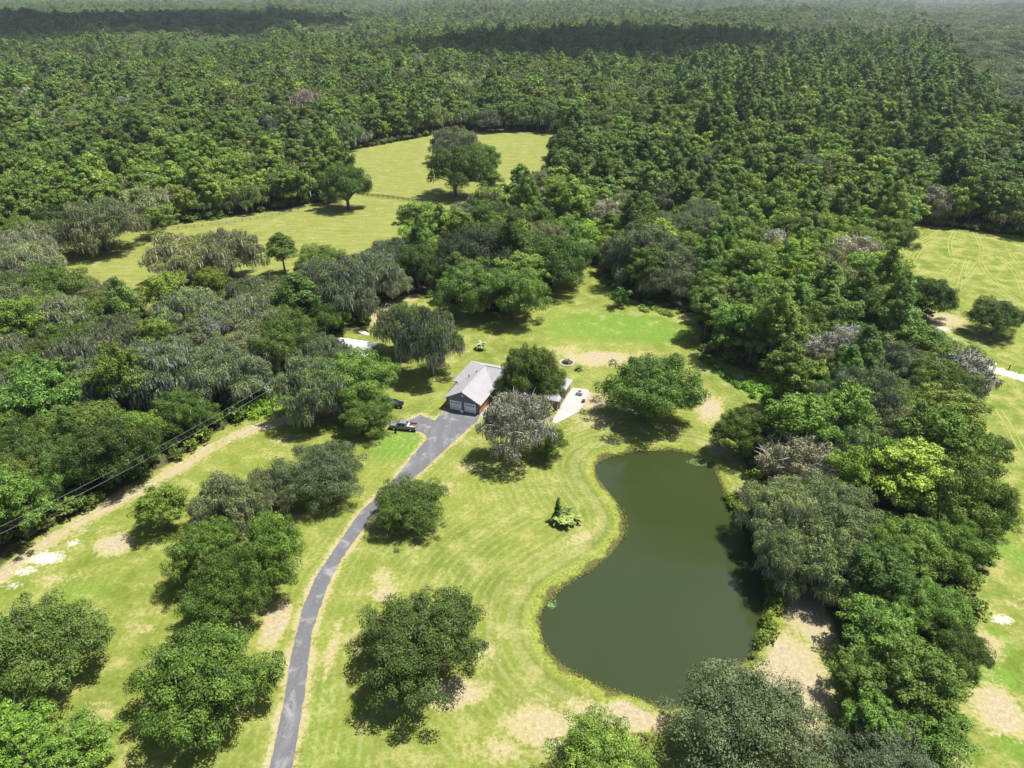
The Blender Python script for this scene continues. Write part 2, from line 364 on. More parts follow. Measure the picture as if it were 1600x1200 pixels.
# driveway
t = NT('asphalt')
P = t.pos(); a1 = t.noise(.35, 4, .6, P, .6); a2 = t.noise(4, 4, .7, P)
c = t.mix(t.mr(a2, .3, .7), (.072, .073, .079), (.112, .112, .121))
c = t.mix(t.mr(a1, .54, .70, 0, .6), c, (.25, .23, .22))
mk = t.n('ShaderNodeMapping'); t.l(P, mk.inputs[0]); mk.inputs['Scale'].default_value = (.5, .12, 1); mk.inputs['Rotation'].default_value = (0, 0, R(-20))
c = t.mix(t.mr(t.noise(1.2, 3, .6, mk.outputs[0]), .5, .75, 0, .35), c, (.20, .195, .21))
t.base(c, .9, .2); MATS['asphalt'] = t.m
def strip(name, poly, z, th, mat, **props):
    import bmesh
    bm = bmesh.new(); vs = [bm.verts.new((p[0], p[1], z)) for p in poly]
    f = bm.faces.new(vs)
    if f.normal.z < 0 or f.calc_area() and (f.normal_update() or f.normal.z < 0): f.normal_flip()
    bmesh.ops.triangulate(bm, faces=[f])
    ex = bmesh.ops.extrude_face_region(bm, geom=bm.faces[:])
    for v in [g for g in ex['geom'] if isinstance(g, bmesh.types.BMVert)]: v.co.z -= th
    bmesh.ops.recalc_face_normals(bm, faces=bm.faces[:])
    me = bpy.data.meshes.new(name); bm.to_mesh(me); bm.free(); me.materials.append(MATS[mat])
    return link(name, me, **props)
strip('driveway', DRIVE_EDGE, .03, .09, 'asphalt', kind='structure', label='long curving asphalt driveway with a small parking spur')
simple('concrete', (.27, .264, .252), .85, .2, 0, .22, .7)
simple('track_soil', (.205, .212, .066), .95, .05, 0, .2, .7)

# wheel tracks pressed into the fields
def ribbon(name, pts, wd, mat='track_soil', z=.012, **props):
    Pw = W(pts); Q = []
    for i in range(len(Pw) - 1):                                     # catmull-rom through the points
        p0, p1, p2, p3 = Pw[max(i-1, 0)], Pw[i], Pw[i+1], Pw[min(i+2, len(Pw)-1)]
        for k in range(8):
            u = k / 8; Q.append(.5 * ((2*p1) + (p2-p0)*u + (2*p0-5*p1+4*p2-p3)*u*u + (3*p1-p0-3*p2+p3)*u**3))
    Q.append(Pw[-1]); Q = np.array(Q); T = np.gradient(Q, axis=0); T /= np.linalg.norm(T, axis=1)[:, None]; N = np.stack([-T[:, 1], T[:, 0]], 1)
    V = []; F = []; b = 0
    for off in (-wd * 1.6, wd * 1.6):
        wj = wd * .5 * (0.6 + .5 * rng.random(len(Q)))
        for i, q in enumerate(Q):
            V += [(*(q + N[i] * (off - wj[i])), z), (*(q + N[i] * (off + wj[i])), z)]
        F += [(b + 2*i, b + 2*i+1, b + 2*i+3, b + 2*i+2) for i in range(len(Q) - 1)]; b = len(V)
    return link(name, mesh_np(name, V, F, mats=[MATS[mat]]), kind='structure', **props)
for k, pts in enumerate([
    [(1405,410),(1415,388),(1440,362)], [(1412,412),(1428,385),(1462,366)], [(1420,420),(1440,388),(1470,372)],
    [(1487,400),(1484,378),(1492,362)], [(1505,440),(1528,410),(1534,388),(1522,362)], [(1475,430),(1480,425),(1495,408)],
    [(1530,405),(1545,430),(1575,458),(1590,470)], [(1498,450),(1505,425),(1512,405)], [(1560,400),(1585,425),(1598,455)], [(1578,395),(1600,420)],
    [(1470,480),(1505,492),(1540,505)], [(1560,640),(1578,668),(1600,712)]]):
    ribbon('wheel_track', pts, .38, label='pale wheel tracks curving through the mown right field')
for pts in [[(395,362),(420,348),(440,340)], [(405,362),(425,350),(437,346)]]:
    ribbon('wheel_track', pts, .38, label='pale wheel tracks in the far left pasture')

# ------------------------------------------------------------------ trees
def leaves(C, Rr, n, size, up=.45, jit=.16, flat=.18, squash=.8, seed=None):
    """n leaf sprays on the shells of clumps C (centres) with radii Rr"""
    wgt = Rr ** 2; idx = rng.choice(len(C), n, p=wgt / wgt.sum())
    d = rng.normal(size=(n, 3)); d[:, 2] += up; d /= np.linalg.norm(d, axis=1)[:, None]
    rad = Rr[idx] * (1 - np.abs(rng.normal(size=n)) * jit)
    lob = 1 + .20 * np.sin(d[:, 0] * 5.1 + idx * 1.7) * np.sin(d[:, 1] * 4.7 + idx * 2.3) + .10 * np.sin(d[:, 2] * 9 + idx)      # each clump ragged in its own way
    rad *= lob * rng.uniform(.86, 1.14, n)
    asp = np.stack([rng.uniform(.8, 1.3, len(C)), rng.uniform(.8, 1.3, len(C)), rng.uniform(.6, .95, len(C))], 1)[idx]
    pos = C[idx] + d * rad[:, None] * asp
    nrm = d * (1 - flat) + rng.normal(size=(n, 3)) * .36 + np.array([0, 0, flat]); nrm /= np.linalg.norm(nrm, axis=1)[:, None]
    tg = np.cross(nrm, rng.normal(size=(n, 3))); tg /= np.linalg.norm(tg, axis=1)[:, None]; bt = np.cross(nrm, tg)
    sz = size * rng.uniform(.5, 1.45, n)[:, None]
    V = np.stack([pos - tg * sz, pos - bt * sz * .55 + nrm * sz * .15, pos + tg * sz, pos + bt * sz * .55 + nrm * sz * .15], 1).reshape(-1, 3)
    ctone = rng.uniform(-.28, .28, len(C)); tone = np.clip(.45 + ctone[idx] + rng.normal(size=n) * .2, 0, 1)
    return V, np.repeat(tone, 4)
def moss_strips(C, Rr, n, L0, L1, wd):
    idx = rng.choice(len(C), n, p=Rr / Rr.sum())
    a = rng.uniform(0, 2 * np.pi, n); rr = Rr[idx] * rng.uniform(.5, 1.08, n) ; h = rng.uniform(-.5, .65, n) * Rr[idx]
    pos = C[idx] + np.stack([np.cos(a) * rr, np.sin(a) * rr, h], 1)
    b = rng.uniform(0, np.pi, n); tg = np.stack([np.cos(b), np.sin(b), np.zeros(n)], 1)
    L = rng.uniform(L0, L1, n)[:, None]; wv = wd * rng.uniform(.6, 1.5, n)[:, None]; dn = np.array([0, 0, -1.])
    off = rng.normal(size=(n, 3)) * .12 * L
    V = np.stack([pos - tg * wv, pos + tg * wv, pos + tg * wv * .5 + dn * L + off, pos - tg * wv * .35 + dn * L * .9 + off], 1).reshape(-1, 3)
    return V, np.repeat(rng.uniform(0, 1, n), 4)
def quads(n): return np.arange(n * 4).reshape(-1, 4)
def tubes_np(paths, n=6):
    V = []; F = []
    for pts, rad in paths:
        b = len(V); pts = [Vector(p) for p in pts]
        for i, p in enumerate(pts):
            tt = (pts[min(i+1, len(pts)-1)] - pts[max(i-1, 0)]).normalized()
            a = tt.cross(Vector((0, 0, 1))) if abs(tt.z) < .9 else tt.cross(Vector((1, 0, 0)))
            a.normalize(); c = tt.cross(a)
            V += [tuple(p + (a * math.cos(2*math.pi*k/n) + c * math.sin(2*math.pi*k/n)) * rad[i]) for k in range(n)]
        F += [(b+i*n+k, b+i*n+(k+1) % n, b+(i+1)*n+(k+1) % n, b+(i+1)*n+k) for i in range(len(pts)-1) for k in range(n)]
    return V, F
def limb(a, b, r0, r1, sag=.15, k=4):
    a = Vector(a); b = Vector(b); L = (b - a).length; pts = []; rad = []
    o = Vector((random.uniform(-1, 1), random.uniform(-1, 1), random.uniform(.2, 1))) * L * sag
    for i in range(k + 1):
        u = i / k; pts.append(a.lerp(b, u) + o * math.sin(math.pi * u)); rad.append(r0 + (r1 - r0) * u)
    return pts, rad
def clumps_oak(Wd, H, nm, spread=1.0, ns=8, low=-.3, zb=.45, zt=.40):
    """clumps of a spreading crown: main lobes on a dome, each with small satellites"""
    M = []; g = math.pi * (3 - math.sqrt(5)); rx = Wd / 2
    for i in range(nm):
        f = (i + .5) / nm; zz = 1 - f * (1 - low); r = math.sqrt(max(0, 1 - zz ** 2)); th = i * g + random.uniform(-.5, .5)
        k = random.uniform(.62, .90); R_ = rx * .27 * random.uniform(.75, 1.3)
        M.append((math.cos(th) * r * rx * k, math.sin(th) * r * rx * k, H * (zb + zt * zz * random.uniform(.85, 1.05)), R_))
    C = []
    for x, y, z, r in M:
        C.append((x, y, z, r * .72))
        for _ in range(ns):
            a = random.uniform(0, 2 * math.pi); e = random.uniform(-.35, .7); q = r * random.uniform(.85, 1.25)
            C.append((x + math.cos(a) * math.cos(e) * q, y + math.sin(a) * math.cos(e) * q, z + math.sin(e) * q * .8, r * random.uniform(.34, .60)))
    for _ in range(5):
        a = random.uniform(0, 6.28); q = rx * .3; C.append((math.cos(a) * q, math.sin(a) * q, H * (zb + zt * .35), rx * .36))
    return np.array(C), M
def tree_oak(name, leafmat, Wd=18., H=13., nm=17, nl=11000, ls=.26, moss=0, mlen=(.8, 2.2), bare=0.0, full=True, mosswd=.16, low=-.3, barkmat='bark', zb=.45, zt=.40):
    C, M = clumps_oak(Wd, H, nm, low=low, zb=zb, zt=zt)
    V, tone = leaves(C[:, :3], C[:, 3], nl, ls)
    parts = {'crown': mesh_np(name + '_crown', V, quads(len(V) // 4), mats=[MATS[leafmat]], tone=tone)}
    rt = Wd * .032; fk = H * .22; paths = [limb((0, 0, -.3), (0, 0, fk), rt * 1.25, rt * .85, .03)]
    for x, y, z, r in M:
        if full or random.random() < .5:
            p = limb((0, 0, fk * random.uniform(.8, 1.1)), (x, y, z), rt * .5, rt * .12, .16); paths.append(p)
            if full:
                for _ in range(3 + int(bare * 6)):
                    s0 = p[0][random.choice((2, 3))]; q = Vector((x, y, z)) + Vector((random.uniform(-1, 1), random.uniform(-1, 1), random.uniform(-.2, .9))) * r * (1.1 + bare * .5)
                    paths.append(limb(s0, q, rt * .16, rt * .04, .12, 3))
    TV, TF = tubes_np(paths, 6 if full else 4)
    parts['trunk'] = mesh_np(name + '_trunk', TV, TF, mats=[MATS[barkmat]], smooth=True)
    if moss:
        MV, mt = moss_strips(C[:, :3], C[:, 3], moss, mlen[0], mlen[1], mosswd)
        parts['hanging_moss'] = mesh_np(name + '_moss', MV, quads(len(MV) // 4), mats=[MATS['moss']], tone=mt)
    return parts
def clumps_tall(Wd, H, n, base=.22, point=.0):
    C = []
    for i in range(n):
        u = (i + random.random()) / n; z = H * (base + (1 - base) * .94 * u)
        prof = math.sin(math.pi * min(1, (u * .86 + .14)) ** (.8)) if not point else (1 - u) ** .75 * .95 + .1
        a = i * 2.4 + random.uniform(-.6, .6); rr = Wd / 2 * prof * random.uniform(.45, .8)
        C.append((math.cos(a) * rr, math.sin(a) * rr, z, Wd * .155 * random.uniform(.7, 1.3) * (.55 + .5 * prof)))
    return np.array(C)
def tree_tall(name, leafmat, Wd=10., H=16., n=34, nl=6500, ls=.27, moss=0, full=True, point=.0, base=.2, flat=.4, barkmat='bark'):
    C = clumps_tall(Wd, H, n, base, point)
    V, tone = leaves(C[:, :3], C[:, 3], nl, ls, flat=flat)
    parts = {'crown': mesh_np(name + '_crown', V, quads(len(V) // 4), mats=[MATS[leafmat]], tone=tone)}
    r = H * .014; paths = [limb((0, 0, -.3), (0, 0, H * .93), r * 1.2, r * .2, .01, 6)]
    for i in range(0, n, 1 if full else 3):
        x, y, z, _ = C[i]; paths.append(limb((0, 0, max(H * .12, z - Wd * .22)), (x, y, z), r * .35, r * .1, .08, 3))
    TV, TF = tubes_np(paths, 6 if full else 4)
    parts['trunk'] = mesh_np(name + '_trunk', TV, TF, mats=[MATS[barkmat]], smooth=True)
    if moss:
        MV, mt = moss_strips(C[:, :3], C[:, 3], moss, .7, 2.2, .15)
        parts['hanging_moss'] = mesh_np(name + '_moss', MV, quads(len(MV) // 4), mats=[MATS['moss']], tone=mt)
    return parts
def tree_bare(name, Wd=10., H=11., mat='dead_bark', gens=4, leafs=0):
    paths = []; tips = []
    def grow(p, d, L, r, g):
        q = p + d * L; paths.append(limb(p, q, r, r * .6, .06, 3))
        if g == 0: tips.append(q); return
        for _ in range(random.choice((3, 3, 4))):
            e = (d + Vector((random.gauss(0, .55), random.gauss(0, .55), random.gauss(.12, .3)))).normalized()
            grow(q, e, L * random.uniform(.6, .8), r * .6, g - 1)
    grow(Vector((0, 0, -.2)), Vector((0, 0, 1)), H * .3, Wd * .028, gens)
    TV, TF = tubes_np(paths, 5)
    parts = {'trunk': mesh_np(name + '_trunk', TV, TF, mats=[MATS[mat]], smooth=True)}
    T = np.array([tuple(q) for q in tips]); 
    MV, mt = moss_strips(T, np.full(len(T), .5), 500, .4, 1.2, .07)
    parts['hanging_moss'] = mesh_np(name + '_moss', MV, quads(len(MV) // 4), mats=[MATS['moss']], tone=mt)
    return parts

PROTO = {}     # kind -> list of (parts, width, height)
def reg(kind, parts, Wd, H): PROTO.setdefault(kind, []).append((parts, Wd, H))
for i in range(5): reg('oak', tree_oak('oak%d' % i, 'oak_leaf', 18, 12.5, 20 + i, 70000, .145, 700, (.4, 1.1), mosswd=.09), 18, 12.5)
for i in range(4): reg('mossy', tree_oak('mossy%d' % i, 'mossy_leaf', 18, 13, 21 + i, 52000, .15, 9000, (.5, 1.5), .3, mosswd=.09), 18, 13)
for i in range(2): reg('grey', tree_oak('grey%d' % i, 'moss_leaf', 17, 15, 20, 17000, .17, 9000, (.3, 1.2), .9, barkmat='dead_bark', mosswd=.10), 17, 15)
for i in range(2): reg('silver', tree_oak('silver%d' % i, 'silver_leaf', 20, 13, 28, 76000, .145, 900, (.3, .9), mosswd=.08), 20, 13)
for i in range(4): reg('broad', tree_oak('broad%d' % i, 'broad_leaf', 10, 11 + i, 18, 20000, .15, 0, low=-.7, zb=.55, zt=.36), 10, 11 + i)
for i in range(3): reg('pine', tree_tall('pine%d' % i, 'pine_leaf', 8.5, 16 + i, 30, 13000, .17, point=0, base=.42, flat=.2), 8.5, 16 + i)
for i in range(2): reg('bare', tree_bare('bare%d' % i, 11, 11), 11, 11)
for i in range(2): reg('bush', tree_oak('bush%d' % i, 'broad_leaf', 4, 3.4, 9, 1500, .14, 0, low=-.2), 4, 3.4)
KNAME = {'oak': 'oak_tree', 'mossy': 'mossy_oak_tree', 'grey': 'dying_oak_tree', 'silver': 'silvery_oak_tree', 'broad': 'broadleaf_tree', 'pine': 'pine_tree', 'bare': 'bare_tree', 'bush': 'bush'}
KCAT = {'bush': 'bush'}
TREES = []
def place_tree(kind, x, y, width, label, group, zs=1.0, color=(1, 1, 1), var=None, rz=None):
    pr = PROTO[kind]; parts, Wd, H = pr[random.randrange(len(pr)) if var is None else var % len(pr)]
    s = width / Wd; z = float(ground_z(np.array([[x, y]]))[0])
    o = empty(KNAME[kind], (x, y, z), random.uniform(0, 6.28) if rz is None else rz, label=label, category=KCAT.get(kind, 'tree'), group=group)
    o.scale = (s * random.uniform(.94, 1.06), s * random.uniform(.94, 1.06), s * zs)
    for nm, me in parts.items():
        c = link(nm, me, o, **({'kind': 'stuff'} if nm == 'hanging_moss' else {})); c.color = (*color, 1) if nm == 'crown' else (1, 1, 1, 1)
    TREES.append((x, y, width / 2)); return o
def hero(kind, px, py, wpx, label, group, zs=1.0, color=(1, 1, 1), var=None, k=.55):
    """px,py: middle of the crown in the survey picture, wpx its width"""
    pr = PROTO[kind]; _, Wd, H = pr[0 if var is None else var % len(pr)]
    x, y = at(px, py)
    for _ in range(6):
        _, _, ppm = proj(x, y, 5); width = wpx / ppm; hz = H * width / Wd * zs * k; x, y = at(px, py, hz)
    return place_tree(kind, x, y, width, label, group, zs, color, var)

GL = 'trees standing on the lawn'; GR = 'trees in the belt right of the pond'; GF = 'trees at the field edges'; GW = 'trees of the surrounding woods'
B_ = (.85, .92, .95); BR = (1.25, 1.25, 1.0)
for a in [
 ('oak', 660, 1000, 190, 'spreading live oak alone on the front lawn between driveway and pond', GL, 1.0, (.9, .95, .95), 0),
 ('oak', 325, 1062, 205, 'dense green oak left of the driveway at the bottom of its row', GL, 1.0, (1.05, 1.15, .9), 1),
 ('oak', 350, 925, 132, 'dark round oak directly above the bottom oak of the driveway row', GL, 1.45, (1.0, 1.1, .85), 2),
 ('oak', 424, 862, 118, 'oak closest to the driveway in the clump beside its bend', GL, 1.5, (1.0, 1.08, .88), 3),
 ('oak', 326, 858, 112, 'oak on the left flank of the clump beside the driveway bend', GL, 1.35, (1.0, 1.1, .9), 4),
 ('mossy', 350, 785, 104, 'moss-hung oak at the upper end of the clump by the driveway bend', GL, 1.2, (1.2, 1.15, 1.2), 0),
 ('mossy', 418, 765, 82, 'small mossy oak between the clump and the round grey-green oak', GL, 1.0, (1, 1.05, .9), 1),
 ('silver', 505, 737, 128, 'round grey-green oak left of the driveway below the pickup', GL, .95, (.68, .74, .62), 0),
 ('broad', 254, 790, 78, 'small airy yellow-green tree by the bare strip on the left', GL, .95, (1.05, .95, .9), 0),
 ('oak', 642, 786, 106, 'compact oak with yellowish top at the right edge of the driveway', GL, .9, (1.1, 1.1, .9), 2),
 ('mossy', 490, 600, 112, 'moss-hung oak right of the utility pole', GL, 1.4, (.95, 1.1, .85), 2),
 ('oak', 562, 592, 116, 'wide oak in front of the white-roofed shed', GL, 1.15, (.95, 1.1, .9), 1),
 ('oak', 572, 645, 85, 'dark oak just left of the parked pickup', GL, 1.0, (.9, 1.05, .85), 3),
 ('mossy', 624, 510, 76, 'mossy oak at the sandy track, left of its taller twin', GL, 1.6, (.8, .98, .72), 3),
 ('mossy', 672, 528, 96, 'tall mossy oak shading the blue car left of the house', GL, 1.75, (.8, .98, .72), 0),
 ('oak', 826, 575, 84, 'tall narrow oak growing over the middle of the house roof', GL, 1.6, (.8, .85, .8), 0),
 ('oak', 850, 598, 72, 'dark oak in front of the right end of the house', GL, 1.0, (.75, .85, .75), 4),
 ('oak', 795, 607, 56, 'low oak hugging the garage wing on its right', GL, 1.0, (.85, .95, .8), 3),
 ('grey', 808, 660, 112, 'dying grey oak draped in moss in front of the house', GL, 1.15, (1, 1, 1), 0),
 ('oak', 858, 692, 58, 'small green oak pressed against the dying grey oak', GL, 1.2, (.85, .95, .8), 1),
 ('oak', 1020, 607, 142, 'large dark oak between the house and the wood at the right', GL, 1.0, (.82, .95, .8), 2),
 ('oak', 60, 1012, 185, 'dark blue-green oak at the left edge of the photo, low down', GL, 1.1, (.85, .95, 1.05), 3),
 ('broad', 110, 1175, 120, 'bright green tree in the bottom left corner', GL, .8, (1, 1.1, 1), 1),
 ('broad', 20, 1165, 120, 'leafy green tree cut by the bottom left corner of the photo', GL, .8, (.95, 1.1, .9), 2),
 ('silver', 1160, 1132, 222, 'silvery live oak at the bottom of the pond', GL, 1.0, (.85, .9, .85), 0),
 ('oak', 935, 1205, 180, 'green oak cut by the bottom edge below the pond', GL, .9, (1.3, 1.25, 1.0), 4),
 ('oak', 1165, 675, 95, 'dark oak leaning over the upper right tip of the pond', GR, 1.1, (.85, .95, .75), 1),
 ('grey', 1245, 722, 120, 'grey moss-draped oak behind the dark oak at the pond tip', GR, 1.0, (1.1, 1.1, 1), 1),
 ('mossy', 1225, 800, 120, 'mossy oak overhanging the right bank of the pond', GR, 1.2, (1.1, 1.1, 1.1), 1),
 ('mossy', 1228, 868, 92, 'mossy oak leaning over the pond above the sandy shore', GR, 1.5, (1.1, 1.12, 1.1), 3),
 ('silver', 1300, 800, 150, 'broad grey-green oak in the middle of the pond belt', GR, 1.0, (.8, .85, .75), 1),
 ('mossy', 1310, 880, 130, 'moss-curtained oak above the sandy shore', GR, 1.15, (1.0, 1.1, .95), 2),
 ('broad', 1370, 900, 110, 'leafy green tree behind the moss-curtained oak', GR, .85, (.8, .95, .9), 3),
 ('oak', 1420, 850, 130, 'dark green oak between the pond belt and the right field', GR, 1.0, (1, 1.1, .9), 0),
 ('broad', 1375, 985, 110, 'bright green tree right of the sandy shore', GR, .85, (1, 1.1, 1), 0),
 ('oak', 1450, 945, 120, 'round oak at the right side of the belt above the pale clearing', GR, 1.0, (1, 1.15, .9), 2),
 ('broad', 1345, 1060, 90, 'bright green tree at the lower end of the sandy shore', GR, .8, (1.05, 1.1, 1), 1),
 ('broad', 1430, 1070, 140, 'big bright green tree at the lower right of the belt', GR, .8, (1, 1.1, 1), 2),
 ('oak', 1495, 1010, 95, 'olive oak jutting into the right field', GR, 1.0, (1, 1.05, .85), 3),
 ('broad', 1370, 1130, 100, 'leafy tree beside the silvery oak at the bottom', GR, .8, (.95, 1.05, .9), 3),
 ('broad', 1455, 1150, 110, 'green tree at the lower right corner of the belt', GR, .8, (1, 1.1, .95), 0),
 ('silver', 1400, 1215, 190, 'silver-grey oak cut by the bottom edge at the right', GR, .8, (.95, .98, .95), 1),
 ('oak', 1490, 850, 110, 'dark tree in the right belt facing the green field', GR, 1.1, (.85, 1.05, .75), 1),
 ('oak', 1538, 790, 105, 'dark green tree bulging furthest into the right field', GR, 1.0, (.85, 1.05, .75), 4),
 ('oak', 1540, 697, 70, 'small dark round tree at the edge of the right field', GR, 1.0, (.75, .85, .75), 0),
 ('broad', 1475, 640, 92, 'yellow-green tree below the sandy lane gate', GR, .8, (1.3, 1.1, .9), 1),
 ('pine', 1515, 568, 62, 'cone-shaped green tree beside the sandy lane', GR, .62, (.95, 1, 1), 0),
 ('oak', 1560, 494, 78, 'lone round tree in the right field', GF, 1.05, (.9, .9, .9), 2),
 ('oak', 1443, 462, 88, 'dark round oak at the near corner of the mown field', GF, 1.1, (.8, .9, .75), 1),
 ('bare', 1378, 603, 60, 'leafless grey tree among green crowns right of the pond', GR, 1.0, (1, 1, 1), 0),
 ('mossy', 1345, 705, 100, 'vine-wrapped tree with a hanging grey curtain', GR, 1.25, (.9, 1.2, .7), 3),
 ('mossy', 1425, 530, 60, 'grey-green tree beside the white sand at the field corner', GR, .9, (1.1, 1.2, 1), 0),
 ('broad', 1250, 645, 52, 'slim dark green tree right of the green vine mound', GR, .8, (.75, .95, .7), 2),
 ('broad', 1295, 615, 60, 'slim tree behind the one by the vine mound', GR, .9, (.8, 1, .75), 1),
 ('mossy', 155, 350, 104, 'lone dark mossy oak at the left end of the pasture', GF, 1.05, (.75, .8, .75), 1),
 ('broad', 250, 342, 56, 'light green tree beside the pasture fence', GF, .75, (1.2, 1.15, 1), 1),
 ('mossy', 283, 398, 105, 'purplish-grey oak in front of the left pasture, left of its twin', GF, 1.1, (1.0, .9, .95), 2),
 ('mossy', 355, 393, 98, 'purplish-grey oak in front of the left pasture, right of its twin', GF, 1.15, (1.0, .9, .95), 0),
 ('pine', 440, 393, 56, 'slim pine standing before the pasture', GF, .6, (.85, .9, .9), 1),
 ('mossy', 522, 452, 118, 'broad mossy oak behind the white-roofed shed', GF, 1.1, (.95, 1.0, .9), 1),
 ('oak', 458, 455, 84, 'round green oak left of the broad mossy oak behind the shed', GF, 1.15, (.9, 1, .85), 0),
 ('pine', 592, 425, 40, 'slender pine right of the broad mossy oak behind the shed', GF, .8, (.9, 1, .9), 2),
 ('oak', 650, 410, 84, 'dark oak left of the silver-grey oak', GF, 1.25, (.85, .95, .8), 0),
 ('oak', 112, 728, 104, 'dark oak at the wood edge above the bare soil strip', GF, 1.15, (.85, 1.0, .8), 2),
 ('broad', 205, 682, 86, 'bushy green tree at the wood edge right of the dark oak', GF, .95, (.85, 1.0, .85), 1),
 ('broad', 18, 785, 104, 'green tree at the wood edge by the left border of the photo', GF, .9, (.9, 1.0, .9), 3),
 ('oak', 284, 640, 92, 'oak at the wood edge under the power lines', GF, 1.15, (.85, 1.0, .8), 4),
 ('mossy', 508, 552, 70, 'mossy oak hiding the left half of the white-roofed shed', GL, 1.3, (.85, 1, .75), 3),
 ('oak', 503, 405, 70, 'oak at the near edge of the pasture right of the slim pine', GF, 1.0, (.95, 1, .9), 2),
 ('oak', 540, 288, 74, 'dark oak standing at the end of the black fence', GF, 1.35, (.75, .85, .75), 3),
 ('oak', 513, 292, 46, 'oak behind the dark oak at the fence end', GF, 1.35, (.8, .85, .8), 0),
 ('oak', 710, 262, 90, 'front oak of the tree island in the far pasture', GF, 1.25, (.95, 1.05, .85), 4),
 ('mossy', 712, 222, 72, 'moss-grey oak at the back of the tree island', GF, 1.1, (1.15, 1.1, 1.1), 0),
 ('oak', 752, 248, 62, 'right-hand oak of the tree island in the far pasture', GF, 1.2, (.8, .9, .8), 1),
 ('broad', 765, 282, 44, 'young green tree right of the tree island', GF, .9, (.9, 1, .85), 0),
 ('broad', 640, 345, 46, 'pointed green tree at the right end of the pasture', GF, 1.0, (.8, .95, .8), 3),
 ('silver', 745, 395, 125, 'silver-grey oak at the top of the lawn', GF, 1.1, (.62, .64, .62), 0),
 ('oak', 803, 455, 108, 'big dark oak resting on the top edge of the lawn', GF, 1.15, (.8, .9, .82), 3),
 ('oak', 735, 450, 100, 'dark oak left of the big one on the top edge of the lawn', GF, 1.15, (.75, .85, .78), 1),
 ('oak', 868, 405, 112, 'dark oak right of the silver-grey oak above the lawn', GF, 1.1, (.72, .85, .7), 2),
 ('broad', 922, 365, 56, 'light bright green tree standing out of the middle wood', GW, .75, (1.35, 1.5, 1.1), 1),
 ('mossy', 1010, 392, 104, 'grey mossy tree rising over the wood above the lawn', GF, 1.3, (.95, .95, .9), 3),
 ('bush', 968, 462, 34, 'small leafy sapling at the top right corner of the lawn', GF, 1.2, (.8, 1, .8), 0),
 ('grey', 1215, 385, 70, 'ash-grey crown in the wood left of the mown field', GW, 1.0, (1, 1, 1), 0),
 ('grey', 1335, 400, 90, 'wide ash-grey crown next to the mown field', GW, 1.0, (1, 1, 1), 1),
 ('mossy', 1390, 425, 60, 'mossy tree between the ash-grey crown and the mown field', GW, 1.0, (1, 1, 1), 1),
]: hero(*a)
# pinkish dying crowns far back
pk = NT('pink_leaf'); pk.base((.22, .14, .12), .9, .1); MATS['pink_leaf'] = pk.m
reg('pink', tree_oak('pink', 'pink_leaf', 16, 14, 16, 2500, .3, 2000, (.7, 2), .6, barkmat='dead_bark'), 16, 14)
KNAME['pink'] = 'browned_tree'
hero('pink', 478, 160, 52, 'large browned pinkish tree in the far wood', GW, 1.1)
hero('pink', 550, 163, 28, 'smaller browned pinkish tree right of the large one', GW, 1.2)

# ---- the woods: every tree a point; the nearest become things, the far ones one mass
LAND = [('the utility pole', 425, 640), ('the purplish oak', 318, 395), ('the lone mossy oak', 155, 350), ('the slim pine', 440, 393), ('the white-roofed shed', 560, 530),
    ('the silver-grey oak', 745, 395), ('the bright green tree', 922, 365), ('the grey mossy tree', 1010, 392), ('the vine mound', 1180, 600), ('the bare grey tree', 1378, 600),
    ('the ash-grey crown', 1335, 400), ('the small ashen crown', 1215, 385), ('the bare soil strip', 160, 790), ('the white sand patch', 70, 870), ('the left pasture', 250, 380),
    ('the tree island', 720, 250), ('the black fence', 620, 315), ('the pond tip', 1130, 730), ('the lane gate', 1550, 570), ('the field corner', 1440, 500),
    ('the pale sapling', 968, 462), ('the sandy shore', 1280, 980), ('the lawn top', 850, 450), ('the pale clearing', 355, 583)]
def scatter(y0, y1, sp, jit=.42):
    pts = []; ny = int((y1 - y0) / sp)
    for j in range(ny):
        y = y0 + j * sp; hw = .80 * y + 45; nx = int(2 * hw / sp)
        xs = -hw + np.arange(nx) * sp + (j % 2) * sp * .5
        pts.append(np.stack([xs, np.full(nx, y)], 1))
    Q = np.concatenate(pts); return Q + rng.uniform(-jit, jit, Q.shape) * sp
Q = np.concatenate([scatter(30, 560, 8.0), scatter(560, 1300, 9.6), scatter(1300, 4000, 15), scatter(4000, 8800, 36)])
nr = Q[:, 1] < 640
so_ = np.full(len(Q), 99.); so_[nr] = np.minimum(np.minimum(sdist(Q[nr], LAWN), sdist(Q[nr], RFIELD)), sdist(Q[nr], PAST))
keep = so_ > np.where((Q[:, 1] < 112) & (Q[:, 0] < 0), 3.4, 1.2)
keep[nr] &= sdist(Q[nr], POND) > 3
TA = np.array(TREES)
for x, y, r in TA: keep &= (Q[:, 0] - x) ** 2 + (Q[:, 1] - y) ** 2 > (r * .74 + 1.6) ** 2
for px, py, r in [(355,583,4),(105,697,2),(1482,775,2.4),(1425,510,4),(1104,256,13),(1098,240,9),(1270,655,4),(412,640,6),(425,625,6),(200,18,60),(812,5,20),(1165,600,8),(1225,615,5)]:
    x, y = at(px, py); keep &= (Q[:, 0] - x) ** 2 + (Q[:, 1] - y) ** 2 > r * r
Q = Q[keep]; so_ = so_[keep]
PX = 800 + FPX * Q[:, 0] / (Q[:, 1] * CP + (CAM_H - 8) * SP)
PY = 600 - FPX * (Q[:, 1] * SP - (CAM_H - 8) * CP) / (Q[:, 1] * CP + (CAM_H - 8) * SP)
def lown(x, y, k, ph=0): return .5 + .25 * (np.sin(x / k + 1.7 + ph) * np.cos(y / k * .8 + ph * 2) + np.sin((x + y) / k * .63 + 2.1 * ph) )
